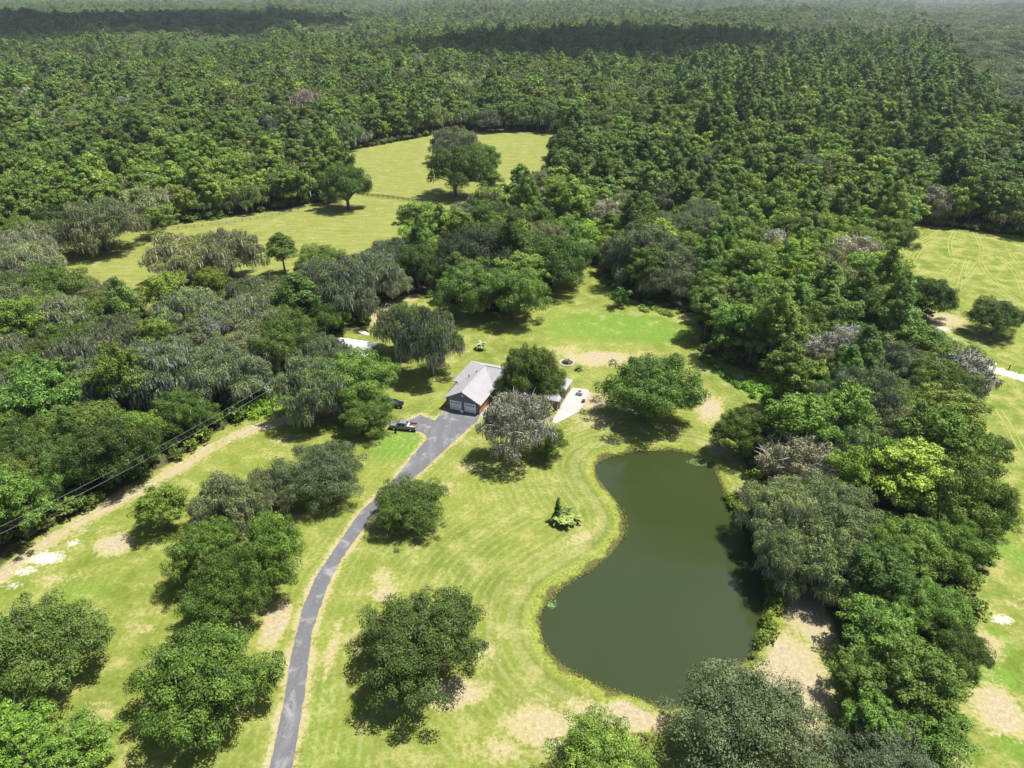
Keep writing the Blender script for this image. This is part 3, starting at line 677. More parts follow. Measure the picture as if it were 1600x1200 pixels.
zone = lown(Q[:, 0], Q[:, 1], 38, .3); zone2 = lown(Q[:, 0], Q[:, 1], 90, 1.9)
KINDS_ = ['oak', 'mossy', 'broad', 'pine', 'grey']
kidx = np.zeros(len(Q), int); wid = np.zeros(len(Q)); zs_ = np.ones(len(Q))
RN = rng.random((len(Q), 4))
for i in range(len(Q)):
    px, py, d = PX[i], PY[i], Q[i, 1]
    if px < 420 and 380 < py < 630: p = (.14, .72, .08, .02, .04)
    elif px < 420 and py >= 630: p = (.42, .06, .50, .02, 0)
    elif px < 650 and py > 380: p = (.30, .40, .25, .05, 0)
    elif py > 230 and px > 880: p = (.20, .09, .54, .16, .01)
    elif py > 230: p = (.30, .15, .45, .10, 0)
    elif px > 1050 and py > 65 and py < 250: p = (.20, .08, .46, .26, 0)
    elif py < 110 and px > 1050: p = (.40, .30, .25, .03, .02)
    elif py < 75: p = (.35, .20, .37, .08, 0)
    else: p = (.34, .19, .37, .08, .02)
    p = np.array(p) * np.array([.4 + 1.2 * zone[i], .4 + 1.2 * (1 - zone[i]), .4 + 1.2 * zone2[i], .4 + 1.2 * (1 - zone2[i]), 1]); p /= p.sum()
    kidx[i] = int(np.searchsorted(np.cumsum(p), RN[i, 0] * .9999))
    wid[i] = (14.2, 15., 11.6, 9.6, 12.5)[kidx[i]] * (.68 + .66 * RN[i, 1])
    zs_[i] = (1.2, 1.15, 1.05, 1.0, 1.15)[kidx[i]] * (.82 + .36 * RN[i, 2]) * (1.18 - .3 * RN[i, 1]) * (.9 + .25 * zone2[i])
    edge_r = px > 1470 + (py - 60) * .85 and py < 235; edge_l = d > 900 and py < 22 + px * .24 and px < 420
    if edge_r or edge_l: zs_[i] *= .82; kidx[i] = (1 if RN[i, 0] < .6 else 0) if edge_r else kidx[i]
    elif 1080 < px and 60 < py < 240: zs_[i] *= 1.06
    elif d > 800 and px < 480: zs_[i] *= 1.15
    if d > 1300: wid[i] *= 1.65; zs_[i] *= .8
    elif d > 560: wid[i] *= 1.15
    if d > 4000: wid[i] *= 2.2; zs_[i] *= .55
# shrubs line the edge of the woods
order = np.argsort(Q[:, 1]**2 + (Q[:, 0] * .8)**2)
inview = (PX > -70) & (PX < 1670) & (PY < 1290)
counts = {}; things = []
dist = np.hypot(Q[:, 0], Q[:, 1])
for i in order:
    if not inview[i]: continue
    if len(things) >= 330: break
    k = KINDS_[kidx[i]]
    if counts.get(k, 0) >= 225: continue
    counts[k] = counts.get(k, 0) + 1; things.append(i)
isthing = np.zeros(len(Q), bool); isthing[things] = True
ADJ = {'oak': 'dark green oak', 'mossy': 'grey mossy oak', 'broad': 'leafy green tree', 'pine': 'slender pine', 'grey': 'ash-grey dying oak'}
ORD = ['nearest', 'second nearest', 'third nearest', 'fourth nearest', 'fifth nearest', 'sixth nearest', 'seventh nearest', 'eighth nearest', 'ninth nearest', 'tenth nearest',
       'eleventh nearest', 'twelfth nearest', 'thirteenth nearest', 'fourteenth nearest', 'fifteenth nearest', 'sixteenth nearest', 'seventeenth nearest', 'eighteenth nearest', 'nineteenth nearest', 'twentieth nearest', 'twenty-first nearest', 'twenty-second nearest', 'twenty-third nearest', 'twenty-fourth nearest', 'twenty-fifth nearest', 'twenty-sixth nearest', 'twenty-seventh nearest', 'twenty-eighth nearest']
buckets = {}
for i in things:
    dd2 = [((PX[i] - l[1]) ** 2 + ((PY[i] - l[2]) * 1.3) ** 2, j) for j, l in enumerate(LAND)]; d2, j = min(dd2)
    ang = math.degrees(math.atan2(-(PY[i] - LAND[j][2]) * 1.3, PX[i] - LAND[j][1])) % 360
    sec = ['right of', 'above and right of', 'straight behind', 'above and left of', 'left of', 'below and left of', 'in front of', 'below and right of'][int(((ang + 22.5) % 360) // 45)]
    buckets.setdefault((KINDS_[kidx[i]], sec, j), []).append((d2, i))
TONE = {'oak': (.95, 1.0, .85), 'mossy': (1.0, 1.0, .95), 'broad': (.92, 1.0, .9), 'pine': (1, 1, 1), 'grey': (1, 1, 1)}
for (k, sec, j), L in buckets.items():
    L.sort()
    for n_, (d2, i) in enumerate(L):
        lab = ('%s in woods' % ADJ[k] + ', %s %s %s' % ('' if len(L) == 1 else ORD[min(n_, 27)], sec, LAND[j][0])).replace(', ,', ',').replace('  ', ' ').replace(',  ', ', ')
        v = (.88 + .3 * random.random()) * (1.12 if PX[i] > 860 and k != 'mossy' else 1.0); c = TONE[k]
        place_tree(k, Q[i, 0], Q[i, 1], wid[i], lab, 'woodland trees: ' + KNAME[k].replace('_', ' ') + 's', zs_[i], (c[0] * v * random.uniform(.92, 1.12), c[1] * v, c[2] * v * random.uniform(.9, 1.05)))

# far mass: geometry-node instances of joined low-detail trees
def joined(name, parts):
    Vs = []; Fs = []; mi = []; tn = []; mats = []; b = 0
    for nm, me in parts.items():
        n = len(me.vertices); co = np.empty(n * 3, np.float32); me.vertices.foreach_get('co', co)
        lv = np.empty(len(me.loops), np.int32); me.loops.foreach_get('vertex_index', lv)
        Vs.append(co.reshape(-1, 3)); Fs.append(lv.reshape(-1, 4) + b); mi.append(np.full(len(me.polygons), len(mats)))
        tt = np.full(n, .5, np.float32)
        if 'tone' in me.attributes: me.attributes['tone'].data.foreach_get('value', tt)
        tn.append(tt); mats.append(me.materials[0]); b += n
    return mesh_np(name, np.concatenate(Vs), np.concatenate(Fs), mats=mats, tone=np.concatenate(tn), midx=np.concatenate(mi))
FARC = bpy.data.collections.new('far_tree_kinds'); far_names = []; LOD = {}
def addfar(key, parts, Wd):
    nm = 'far_%02d_tree' % len(far_names); o = bpy.data.objects.new(nm, joined(nm, parts)); FARC.objects.link(o); LOD.setdefault(key, []).append((len(far_names), Wd)); far_names.append(nm)
for lod, q, ls in ((0, 2.6, 1.1), (1, .8, 1.7)):
    f = False
    for i in range(3):
        addfar(('oak', lod), tree_oak('a', 'oak_leaf', 18, 12.5, 15, int(6000 * q), .25 * ls, int(300 * q), full=f), 18)
        addfar(('mossy', lod), tree_oak('a', 'mossy_leaf', 18, 13, 15, int(4500 * q), .25 * ls, int(2200 * q), (.5, 1.5), full=f, mosswd=.12 * ls), 18)
        addfar(('broad', lod), tree_oak('a', 'broad_leaf', 10, 12.5, 14, int(4000 * q), .24 * ls, 0, full=f, low=-.7, zb=.55, zt=.36), 10)
        addfar(('pine', lod), tree_tall('a', 'pine_leaf', 8.5, 17, 24, int(3400 * q), .22 * ls, full=f, point=0, base=.42, flat=.2), 8.5)
    addfar(('grey', lod), tree_oak('a', 'moss_leaf', 17, 15, 16, int(3500 * q), .25 * ls, int(2500 * q), (.5, 1.5), full=f, mosswd=.11 * ls, barkmat='dead_bark'), 17)
far_i = np.nonzero(~isthing)[0]
zz = hills(Q[far_i, 0], Q[far_i, 1])
fidx = np.zeros(len(far_i), np.int32); fs = np.zeros((len(far_i), 3), np.float32)
for n_, i in enumerate(far_i):
    opts = LOD[(KINDS_[kidx[i]], 0 if Q[i, 1] < 520 else 1)]; fi, Wd = opts[int(RN[i, 3] * len(opts)) % len(opts)]
    fidx[n_] = fi; s = wid[i] / Wd; fs[n_] = (s, s, s * zs_[i])
    if 1080 < PX[i] < 1480 and 60 < PY[i] < 200: fs[n_] *= 1.15
me = bpy.data.meshes.new('far_woods'); me.vertices.add(len(far_i))
me.vertices.foreach_set('co', np.column_stack([Q[far_i], zz]).astype(np.float32).ravel())
for nm, tp, arr in (('kind_index', 'INT', fidx), ('turn', 'FLOAT', rng.uniform(0, 6.28, len(far_i)).astype(np.float32))):
    a = me.attributes.new(nm, tp, 'POINT'); a.data.foreach_set('value', arr)
a = me.attributes.new('size', 'FLOAT_VECTOR', 'POINT'); a.data.foreach_set('vector', fs.ravel())
def gn_instances(obj, coll):
    ng = bpy.data.node_groups.new('scatter_trees', 'GeometryNodeTree')
    ng.interface.new_socket('Geometry', in_out='INPUT', socket_type='NodeSocketGeometry'); ng.interface.new_socket('Geometry', in_out='OUTPUT', socket_type='NodeSocketGeometry')
    gi = ng.nodes.new('NodeGroupInput'); go = ng.nodes.new('NodeGroupOutput'); ip = ng.nodes.new('GeometryNodeInstanceOnPoints'); ci = ng.nodes.new('GeometryNodeCollectionInfo')
    ci.inputs['Collection'].default_value = coll; ci.inputs['Separate Children'].default_value = True; ci.inputs['Reset Children'].default_value = True
    ip.inputs['Pick Instance'].default_value = True
    def at_(nm, tp):
        n = ng.nodes.new('GeometryNodeInputNamedAttribute'); n.data_type = tp; n.inputs[0].default_value = nm; return n.outputs[0]
    cx = ng.nodes.new('ShaderNodeCombineXYZ'); ng.links.new(at_('turn', 'FLOAT'), cx.inputs[2])
    L = ng.links.new
    L(gi.outputs[0], ip.inputs['Points']); L(ci.outputs[0], ip.inputs['Instance']); L(at_('kind_index', 'INT'), ip.inputs['Instance Index'])
    L(cx.outputs[0], ip.inputs['Rotation']); L(at_('size', 'FLOAT_VECTOR'), ip.inputs['Scale']); L(ip.outputs[0], go.inputs[0])
    md = obj.modifiers.new('trees', 'NODES'); md.node_group = ng
fw = link('far_woods', me, kind='stuff', label='unbroken green woods rolling back to the horizon')
gn_instances(fw, FARC)

# ------------------------------------------------------------------ clouds (above the frame, they throw the two dark bands on the far woods)
t = NT('cloud_mat'); t.base((.9, .9, .92), 1, 0); MATS['cloud'] = t.m
tp_ = t.n('ShaderNodeBsdfTransparent'); mx_ = t.n('ShaderNodeMixShader'); mx_.inputs[0].default_value = .55
t.l(t.p.outputs[0], mx_.inputs[1]); t.l(tp_.outputs[0], mx_.inputs[2]); t.l(mx_.outputs[0], t.out.inputs[0])      # thin cloud lets some sun through
def cloud(cx, cy_, z, rx, ry, n, label):
    import bmesh
    bm = bmesh.new()
    for _ in range(n):
        a = random.uniform(0, 6.28); q = math.sqrt(random.random()); r = random.uniform(.2, .34) * min(rx, ry) * (1.15 - .5 * q)
        mtx = Matrix.Translation((cx + math.cos(a) * q * rx * .8, cy_ + math.sin(a) * q * ry * .8, z + r * .5)) @ Matrix.Diagonal((r * 1.25, r * 1.25, r * .8, 1))
        bmesh.ops.create_icosphere(bm, subdivisions=3, radius=1, matrix=mtx)
    me = bpy.data.meshes.new('cloud'); bm.to_mesh(me); bm.free(); me.materials.append(MATS['cloud'])
    link('cloud', me, kind='structure', label=label)
CZ = 850; off = Vector((sdir.x, sdir.y)) * (CZ / sdir.z)
def cloud_over(px, py, rx, ry, n, label):
    x, y = at(px, py, 12); cloud(x + off.x, y + off.y, CZ, rx, ry, n, label)
cloud_over(790, 80, 170, 170, 22, 'small white cumulus cloud over the middle woods')
cloud_over(930, 72, 260, 260, 34, 'white cumulus cloud over the far middle woods')
cloud_over(1060, 62, 240, 260, 18, 'loose white cumulus cloud over the right woods')
cloud_over(200, 36, 620, 800, 44, 'large white cumulus cloud over the far left woods')
cloud_over(370, 42, 260, 380, 26, 'white cumulus cloud at the edge of the far left woods')

HAZE = 0.00005
# ------------------------------------------------------------------ house
simple('brick', (.30, .115, .065), .9, .1, 0, .25, 3.0)
simple('brick_dark', (.20, .13, .10), .9, .1, 0, .25, 3.0)
simple('siding', (.17, .17, .20), .8, .2, 0, .06, .6)
simple('white_paint', (.80, .80, .80), .5, .3, 0, .03, 1.0)
simple('glass', (.02, .025, .03), .08, .6, 0, .1, 1.0)
simple('metal_dark', (.06, .06, .06), .5, .4, .3, .2, 2.0)
simple('metal_grey', (.40, .40, .40), .5, .4, .2, .15, 2.0)
simple('white_metal', (.50, .50, .50), .45, .4, 0, .10, .8)
simple('wood_pole', (.38, .34, .30), .9, .1, 0, .2, 3.0)
simple('black_fence', (.035, .03, .026), .8, .2, 0, .3, 2.0)
simple('grey_wood', (.28, .26, .24), .9, .1, 0, .3, 2.0)
simple('rubber', (.02, .02, .02), .9, .1, 0, .1, 2.0)
simple('soil_dark', (.07, .05, .04), .95, .1, 0, .3, 3.0)
simple('red_paint', (.45, .04, .04), .4, .4, 0, .1, 2.0)
simple('wire', (.16, .17, .18), .6, .3, 0, .1, 2.0)
t = NT('shingles'); P = t.n('ShaderNodeTexCoord').outputs['Object']
s1 = t.noise(.6, 4, .6, P); s2 = t.noise(5.0, 4, .7, P)
mk = t.n('ShaderNodeMapping'); t.l(P, mk.inputs[0]); mk.inputs['Scale'].default_value = (.7, .7, 6)
wv = t.n('ShaderNodeTexWave', wave_type='BANDS', bands_direction='Z'); wv.inputs['Scale'].default_value = 3.2; t.l(P, wv.inputs[0])
c = t.mix(t.mr(s2, .3, .7), (.19, .185, .195), (.265, .26, .27)); c = t.mix(t.mr(s1, .35, .7, 0, .5), c, (.29, .275, .275))
c = t.mix(t.mr(wv.outputs[1], .8, 1, 0, .25), c, (.2, .2, .21)); t.base(c, .95, .1); MATS['shingles'] = t.m
HX, HY, HR = -14.9, 134.1, -R(21.3)
house = empty('house', (HX, HY, 0), HR, label='low grey-roofed house with a two-door garage wing at the end of the driveway', category='house')
MB().box((0.02, .05, -.1), (8.2, 10.0, 2.7), 'brick').build('wall', house, label='brick walls of the garage wing')
MB().box((-1.4, 7.9, -.1), (23.8, 17.7, 2.72), 'brick_dark').build('wall', house)
g = MB(); g.poly([(0, 0, -.05), (8.2, 0, -.05), (8.2, 0, 2.75), (4.1, 0, 4.95), (0, 0, 2.75), (0, .04, -.05), (8.2, .04, -.05), (8.2, .04, 2.75), (4.1, .04, 4.95), (0, .04, 2.75)],
       [(0, 1, 2, 3, 4), (9, 8, 7, 6, 5), (0, 5, 6, 1), (1, 6, 7, 2), (2, 7, 8, 3), (3, 8, 9, 4), (4, 9, 5, 0)], 'siding'); g.build('siding', house)
for x in (-.03, 7.62): MB().box((x, -.06, -.05), (x + .6, -.003, 1.9), 'brick_dark').build('brick_pier', house)
for x in (1.05, 4.6):
    MB().box((x - .12, -.05, 0), (x + 2.74, -.02, 2.35), 'white_paint').build('door_frame', house)
    d = MB().box((x, -.09, .02), (x + 2.62, -.055, 2.22), 'white_paint').build('garage_door', house)
    for k in range(3): MB().box((x + .01, -.099, .53 + k * .55), (x + 2.61, -.092, .55 + k * .55), 'metal_grey').build('panel_joint', d)
    for k in range(4): MB().box((x + .20 + k * .6, -.11, 1.72), (x + .55 + k * .6, -.102, 2.02), 'glass').build('pane', d)
MB().tube([(4.1, -.02, 4.05), (4.1, -.12, 4.05)], .24, 'white_paint', 12).build('gable_vent', house)
for x in (.75, 3.95, 7.5): MB().box((x, -.14, 1.9), (x + .12, -.07, 2.15), 'metal_dark').build('wall_lamp', house)
def slab_roof(name, V, faces, th=.16):
    b = MB(); n = len(V); VV = list(V) + [(x, y, z - th) for x, y, z in V]
    ed = {}
    for f in faces:
        for a, c_ in zip(f, f[1:] + f[:1]): ed[(a, c_)] = 1
    fs = [f for f in faces] + [tuple(n + k for k in reversed(f)) for f in faces]
    fs2 = [(c_, a, n + a, n + c_) for (a, c_) in ed if (c_, a) not in ed]
    b.poly(VV, fs, 'shingles'); b.poly(VV, fs2, 'white_paint'); return b.build(name, house)
EZ = 2.78; RZ = 5.28
slab_roof('roof', [(-.5, -.45, EZ), (4.1, -.45, RZ), (8.7, -.45, EZ), (8.7, 12.7, EZ), (4.1, 12.7, RZ + .01), (-.5, 12.7, EZ)], [(0, 1, 4, 5), (1, 2, 3, 4)])
mr_ = slab_roof('roof', [(-1.9, 7.4, EZ), (24.3, 7.4, EZ), (24.3, 18.2, EZ), (-1.9, 18.2, EZ), (4.12, 12.8, RZ), (18.8, 12.8, RZ)], [(0, 1, 5, 4), (1, 2, 5), (2, 3, 4, 5), (3, 0, 4)])
MB().tube([(4.1, -.44, RZ + .03), (4.1, 12.6, RZ + .05)], .09, 'shingles', 6).build('ridge_cap', house)
MB().tube([(4.2, 12.8, RZ + .03), (18.7, 12.8, RZ + .03)], .09, 'shingles', 6).build('ridge_cap', house)
for x, y, h in ((2.3, 7.6, 1.0), (3.3, 9.8, .45), (.4, 5.4, .35)):
    z = EZ + (x + .5) * .543; MB().tube([(x, y, z - .05), (x, y, z + h)], .11, 'metal_dark', 8).build('vent_pipe', house)
for x in (11, 14, 19.5, 21.5):
    f = MB().box((x, 7.84, .9), (x + 1.3, 7.895, 2.2), 'white_paint').build('window', house); MB().box((x + .08, 7.82, .98), (x + 1.22, 7.838, 2.12), 'glass').build('pane', f)
for y in (3.0, 6.3):
    f = MB().box((8.205, y, 1.0), (8.26, y + 1.1, 2.1), 'white_paint').build('window', house); MB().box((8.262, y + .08, 1.08), (8.28, y + 1.02, 2.02), 'glass').build('pane', f)
f = MB().box((23.805, 10, .1), (23.86, 12.2, 2.2), 'white_paint').build('window', house); MB().box((23.862, 10.1, .2), (23.88, 12.1, 2.1), 'glass').build('pane', f)
d = MB().box((16.6, 7.83, .05), (17.6, 7.895, 2.2), 'white_paint').build('door', house); MB().tube([(17.5, 7.78, 1.05), (17.5, 7.83, 1.05)], .05, 'metal_dark', 6).build('handle', d)
def hl(u, v):
    c_, s_ = math.cos(HR), math.sin(HR); return (HX + u * c_ - v * s_, HY + u * s_ + v * c_)
def slab(name, loc, label, z=.06): return strip(name, [hl(*p) for p in loc], z, .12, 'concrete', kind='structure', label=label)
slab('front_path', [(8.4, -.3), (9.6, -1.1), (11.3, .6), (11.4, 5.5), (16, 6.2), (18.4, 6.2), (18.4, 7.8), (9.6, 7.8), (8.3, 7.4)], 'pale concrete path from the garage corner to the front door')
slab('side_slab', [(24.1, 3.0), (25.3, 2.6), (28.6, 9.2), (28.8, 17.5), (27.8, 19.6), (24.1, 19.0)], 'bright concrete slab along the right side of the house')
slab('back_patio', [(11, 18.6), (22.5, 18.6), (22.5, 22.5), (12, 22.8)], 'white concrete patio behind the house')
def thing_at(name, u, v, rz, **k): x, y = hl(u, v); return empty(name, (x, y, .06), HR + rz, **k)
o = thing_at('air_conditioner', 26.6, 16.6, 0, label='grey air conditioning unit on the concrete slab right of the house', category='air conditioner')
MB().box((-.7, -.6, 0), (.7, .6, .85), 'metal_grey').build('casing', o, .04); MB().tube([(0, 0, .85), (0, 0, .9)], .45, 'metal_dark', 14).build('fan_grille', o)
o = thing_at('plant_pot', 28.4, 13.6, 0, label='dark round pot at the outer edge of the side slab', category='pot')
MB().tube([(0, 0, 0), (0, 0, .5), (0, 0, .55)], [.28, .42, .44], 'metal_dark', 12).build('pot', o); MB().tube([(0, 0, .5), (0, 0, .57)], .38, 'soil_dark', 12).build('soil', o)
x, y = hl(4.1, -.55); MB().box((-.35, -.2, 0), (.35, .2, .42), 'white_paint').build('storage_box', None, .03, label='small white box standing between the two garage doors', category='box'); bpy.data.objects['storage_box'].location = (x, y, .03)
# round bed behind the house
BX, BY = at(886, 567)
o = empty('flower_bed', (BX, BY, 0), 0, label='round flower bed with a pale rim beside the back patio', category='flower bed')
b = MB(); n = 28
for k in range(n):
    pass
ringv = []; 
for k in range(n):
    a = 2 * math.pi * k / n
    for r_, z in ((1.55, 0), (1.55, .16), (1.95, .16), (1.95, 0)): ringv.append((math.cos(a) * r_, math.sin(a) * r_, z))
b.poly(ringv, [(4*k+j, 4*((k+1) % n)+j, 4*((k+1) % n)+(j+1) % 4, 4*k+(j+1) % 4) for k in range(n) for j in range(4)], 'concrete'); b.build('rim', o)
MB().tube([(0, 0, 0), (0, 0, .1)], 1.54, 'soil_dark', 24).build('soil', o)

# ------------------------------------------------------------------ palms, conifer
def frond_mesh(name, n, L, droop, wd, trunk):
    V = []; tone = []
    for k in range(n):
        a = k * 2.4 + random.uniform(-.2, .2); el = random.uniform(.15, 1.25); d = np.array([math.cos(a), math.sin(a)]); pts = []
        for j in range(7):
            u = j / 6; r = L * u * math.cos(el * (1 - .35 * u)); z = trunk + L * u * math.sin(el) - droop * L * u * u * 1.1; pts.append(np.array([d[0] * r, d[1] * r, z]))
        sd = np.array([-d[1], d[0], 0]); tn = random.random()
        for j in range(6):
            for q in (-1, 1):
                w0 = wd * math.sin(math.pi * min(1, (j + .6) / 6.6)) + .04
                p, p2 = pts[j], pts[j + 1]
                V += [p, p2, p2 + sd * q * w0 * .9 + np.array([0, 0, -.25 * w0]), p + sd * q * w0 + np.array([0, 0, -.25 * w0])]; tone += [tn] * 4
    return mesh_np(name, np.array(V), quads(len(V) // 4), mats=[MATS['palm_leaf']], tone=np.array(tone))
def palm(px, py, L, trunk, n, label, color=(1, 1, 1), droop=.55, wd=.3, xy=None):
    x, y = xy or at(px, py); z = .08 if xy else 0
    o = empty('palm', (x, y, z), random.uniform(0, 6), label=label, category='palm')
    f = link('fronds', frond_mesh('fronds', n, L, droop, wd, trunk), o, kind='stuff'); f.color = (*color, 1)
    MB().tube([(0, 0, -.1), (0, 0, trunk * .6), (0, 0, trunk + .1)], [.28, .22, .2], 'bark', 8).build('trunk', o)
palm(752, 545, 1.9, 1.3, 22, 'pale silvery palm alone on the lawn behind the house', (1.15, 1.25, 1.5))
palm(905, 578, 1.3, .4, 24, 'low dark palm on bare soil right of the back patio', (.45, .6, .35), .35, .12)
palm(0, 0, 1.0, .5, 18, 'small palm growing in the round flower bed', (.4, .55, .35), .3, .12, xy=(BX, BY))
for dx, dy, L, lab in ((872, 818, 1.5, 'left palm of the palm clump on the lawn by the pond'), (884, 822, 1.6, 'middle palm of the palm clump on the lawn by the pond'), (897, 816, 1.6, 'right palm of the palm clump on the lawn by the pond'), (887, 808, 1.6, 'rear palm of the palm clump on the lawn by the pond')):
    palm(dx, dy, L, 1.0, 26, lab, (1.05, 1.05, .6), .5, .26)
palm(1424, 520, 2.3, 2.2, 26, 'pale palm left of the white sand at the field corner', (1.3, 1.35, 1.1), .6, .35)
palm(1412, 524, 1.8, 1.6, 20, 'smaller pale palm in front of the taller one at the field corner', (1.3, 1.3, 1.1), .6, .3)
palm(875, 596, 1.4, 1.3, 18, 'palm between the dark oaks and the right end of the roof', (.7, .8, .6), .5, .22, xy=hl(22.6, 5.6))
palm(0, 0, 1.2, .6, 18, 'low pale shrub palm beside the brick wall of the garage wing', (1.6, 1.5, 1.0), .5, .2, xy=hl(12.4, 4.6))
cm = tree_tall('cedar', 'pine_leaf', 2.2, 5.2, 22, 2400, .13, base=.04, point=.9)
x, y = at(871, 812); o = empty('cedar_tree', (x, y, 0), label='narrow dark cedar rising out of the palm clump by the pond', category='tree')
for nm, me_ in cm.items():
    c_ = link(nm, me_, o); c_.color = (.55, .75, .6, 1)

# ------------------------------------------------------------------ vehicles
def paint(name, c, rough=.3, metal=.4):
    t = NT(name); t.base(c, rough, .5, metal); t.p.inputs['Coat Weight'].default_value = .6; t.p.inputs['Coat Roughness'].default_value = .08; MATS[name] = t.m
paint('truck_paint', (.17, .17, .18), .35, .1); paint('navy_paint', (.012, .016, .045), .25, .3); paint('tail_red', (.4, .01, .01), .3, 0); paint('lamp_glass', (.75, .75, .72), .2, 0); paint('chrome', (.6, .6, .6), .25, .9)
def taper(b, prof, w0, w1, zlo, zhi, mat):
    """closed side profile [(x,z)] with half-width w0 at zlo narrowing to w1 at zhi"""
    n = len(prof); hw = lambda z: w0 + (w1 - w0) * max(0, min(1, (z - zlo) / (zhi - zlo)))
    vs = [(x, -hw(z), z) for x, z in prof] + [(x, hw(z), z) for x, z in prof]
    return b.poly(vs, [(k, (k+1) % n, n+(k+1) % n, n+k) for k in range(n)] + [tuple(range(n))[::-1], tuple(n+k for k in range(n))], mat)
def wheels(o, xs, hw, r=.4):
    for x in xs:
        for s_ in (-1, 1):
            wv_ = MB().tube([(x, s_ * (hw - .27), r), (x, s_ * hw, r)], r, 'rubber', 18).build('wheel', o, .03)
            MB().tube([(x, s_ * (hw + .002), r), (x, s_ * (hw + .03), r)], [r * .62, r * .5], 'chrome', 12).build('rim', wv_)
def side_windows(o, w0, w1, zlo, zhi, quads_, body=None):
    for q in quads_:
        for s_ in (-1, 1):
            vs = [(x, s_ * (w0 + (w1 - w0) * (z - zlo) / (zhi - zlo) + .012), z) for x, z in q]; vi = [(x, y_ - s_ * .03, z) for x, y_, z in vs]
            b = MB(); b.poly(vs + vi, [(0, 1, 2, 3), (7, 6, 5, 4), (0, 4, 5, 1), (1, 5, 6, 2), (2, 6, 7, 3), (3, 7, 4, 0)], 'glass').build('side_window', o)
tx, ty = at(628, 671)
truck = empty('pickup_truck', (tx + .3, ty + .3, .02), math.pi - R(9), label='grey crew-cab pickup with loaded bed and driver door open on the grass', category='pickup truck')
b = MB(); taper(b, [(-.85, .48), (1.2, .42), (2.9, .48), (2.95, .95), (2.82, 1.1), (2.4, 1.17), (1.35, 1.23), (-.85, 1.23)], .98, .90, .45, 1.23, 'truck_paint').build('body', truck, .05)
b = MB(); b.box((-2.9, -.96, .5), (-.86, .96, .72), 'truck_paint'); b.box((-2.9, -.96, .72), (-.86, -.86, 1.24), 'truck_paint'); b.box((-2.9, .86, .72), (-.86, .96, 1.24), 'truck_paint'); b.build('bed', truck, .02)
MB().box((-2.96, -.85, .55), (-2.9, .85, 1.22), 'truck_paint').build('tailgate', truck, .02)
b = MB(); taper(b, [(-.88, 1.2), (1.45, 1.2), (.75, 1.84), (.5, 1.9), (-.5, 1.9), (-.72, 1.84)], .92, .72, 1.2, 1.9, 'truck_paint').build('cab', truck, .04)
side_windows(truck, .92, .72, 1.2, 1.9, [[(.22, 1.28), (1.2, 1.28), (.68, 1.76), (.22, 1.78)], [(-.68, 1.28), (.12, 1.28), (.12, 1.78), (-.58, 1.76)]])
MB().poly([(1.43, -.80, 1.26), (1.43, .80, 1.26), (.83, .68, 1.80), (.83, -.68, 1.80), (1.40, -.80, 1.22), (1.40, .80, 1.22), (.80, .68, 1.76), (.80, -.68, 1.76)], [(0, 1, 2, 3), (7, 6, 5, 4), (0, 4, 5, 1), (1, 5, 6, 2), (2, 6, 7, 3), (3, 7, 4, 0)], 'glass').build('windscreen', truck)
MB().box((-.90, -.7, 1.28), (-.80, .7, 1.72), 'glass').build('rear_window', truck)
wheels(truck, (1.85, -1.85), 1.0)
MB().box((2.93, -.92, .45), (3.08, .92, .7), 'chrome').build('bumper', truck, .03); MB().box((-3.12, -.92, .48), (-2.97, .92, .68), 'chrome').build('bumper', truck, .03)
for s_ in (-1, 1):
    MB().box((2.86, s_ * .85 - .12, .78), (2.99, s_ * .85 + .12, .98), 'lamp_glass').build('headlight', truck)
    MB().box((-2.98, s_ * .91 - .05, .75), (-2.9, s_ * .91 + .06, 1.15), 'tail_red').build('tail_light', truck)
MB().box((2.93, -.62, .75), (2.99, .62, 1.0), 'metal_dark').build('grille', truck)
MB().box((1.15, -1.16, 1.2), (1.3, -.95, 1.38), 'truck_paint').build('mirror', truck, .02)
db = empty('door', (1.08, .97, .5)); db.parent = truck; db.rotation_euler = (0, 0, R(58))
db['label'] = 'open driver door'
bpy.data.objects.remove(db)
dm = MB(); dm.box((-1.02, 0, .5), (0, .09, 1.24), 'truck_paint'); dm.box((-1.0, .02, 1.24), (-.94, .07, 1.78), 'metal_dark'); dm.box((-1.0, .02, 1.74), (-.35, .07, 1.8), 'metal_dark')
do = dm.build('door', truck, .02, label='open driver door'); do.location = (1.1, .99, 0); do.rotation_euler = (0, 0, R(-62))
MB().box((-.92, .03, 1.25), (-.3, .055, 1.73), 'glass').build('pane', do)
def in_bed(name, a, b_, mat, label, cat, rz=0):
    o = MB().box(a, b_, mat).build(name, None, .04, label=label, category=cat)
    o.matrix_world = Matrix.Translation(truck.location) @ Matrix.Rotation(truck.rotation_euler.z, 4, 'Z') @ Matrix.Rotation(rz, 4, 'Z'); return o
in_bed('storage_box', (-1.35, -.75, .73), (-.98, .75, 1.22), 'metal_grey', 'grey tool box across the pickup bed behind the cab', 'tool box')
in_bed('lumber', (-2.6, .2, .73), (-1.5, .75, 1.12), 'concrete', 'pale stack of boards in the pickup bed', 'lumber')
in_bed('cooler', (-2.55, -.5, .73), (-2.15, -.1, 1.1), 'red_paint', 'red cooler at the tail of the pickup bed', 'cooler')
in_bed('crate', (-1.85, -.65, .73), (-1.52, 0, 1.15), 'metal_dark', 'dark crate in the middle of the pickup bed', 'crate')
sx, sy = at(617, 636)
suv = empty('parked_car', (sx - .3, sy + .3, 0), R(-8), label='dark navy car parked in the shade of the mossy oak', category='car')
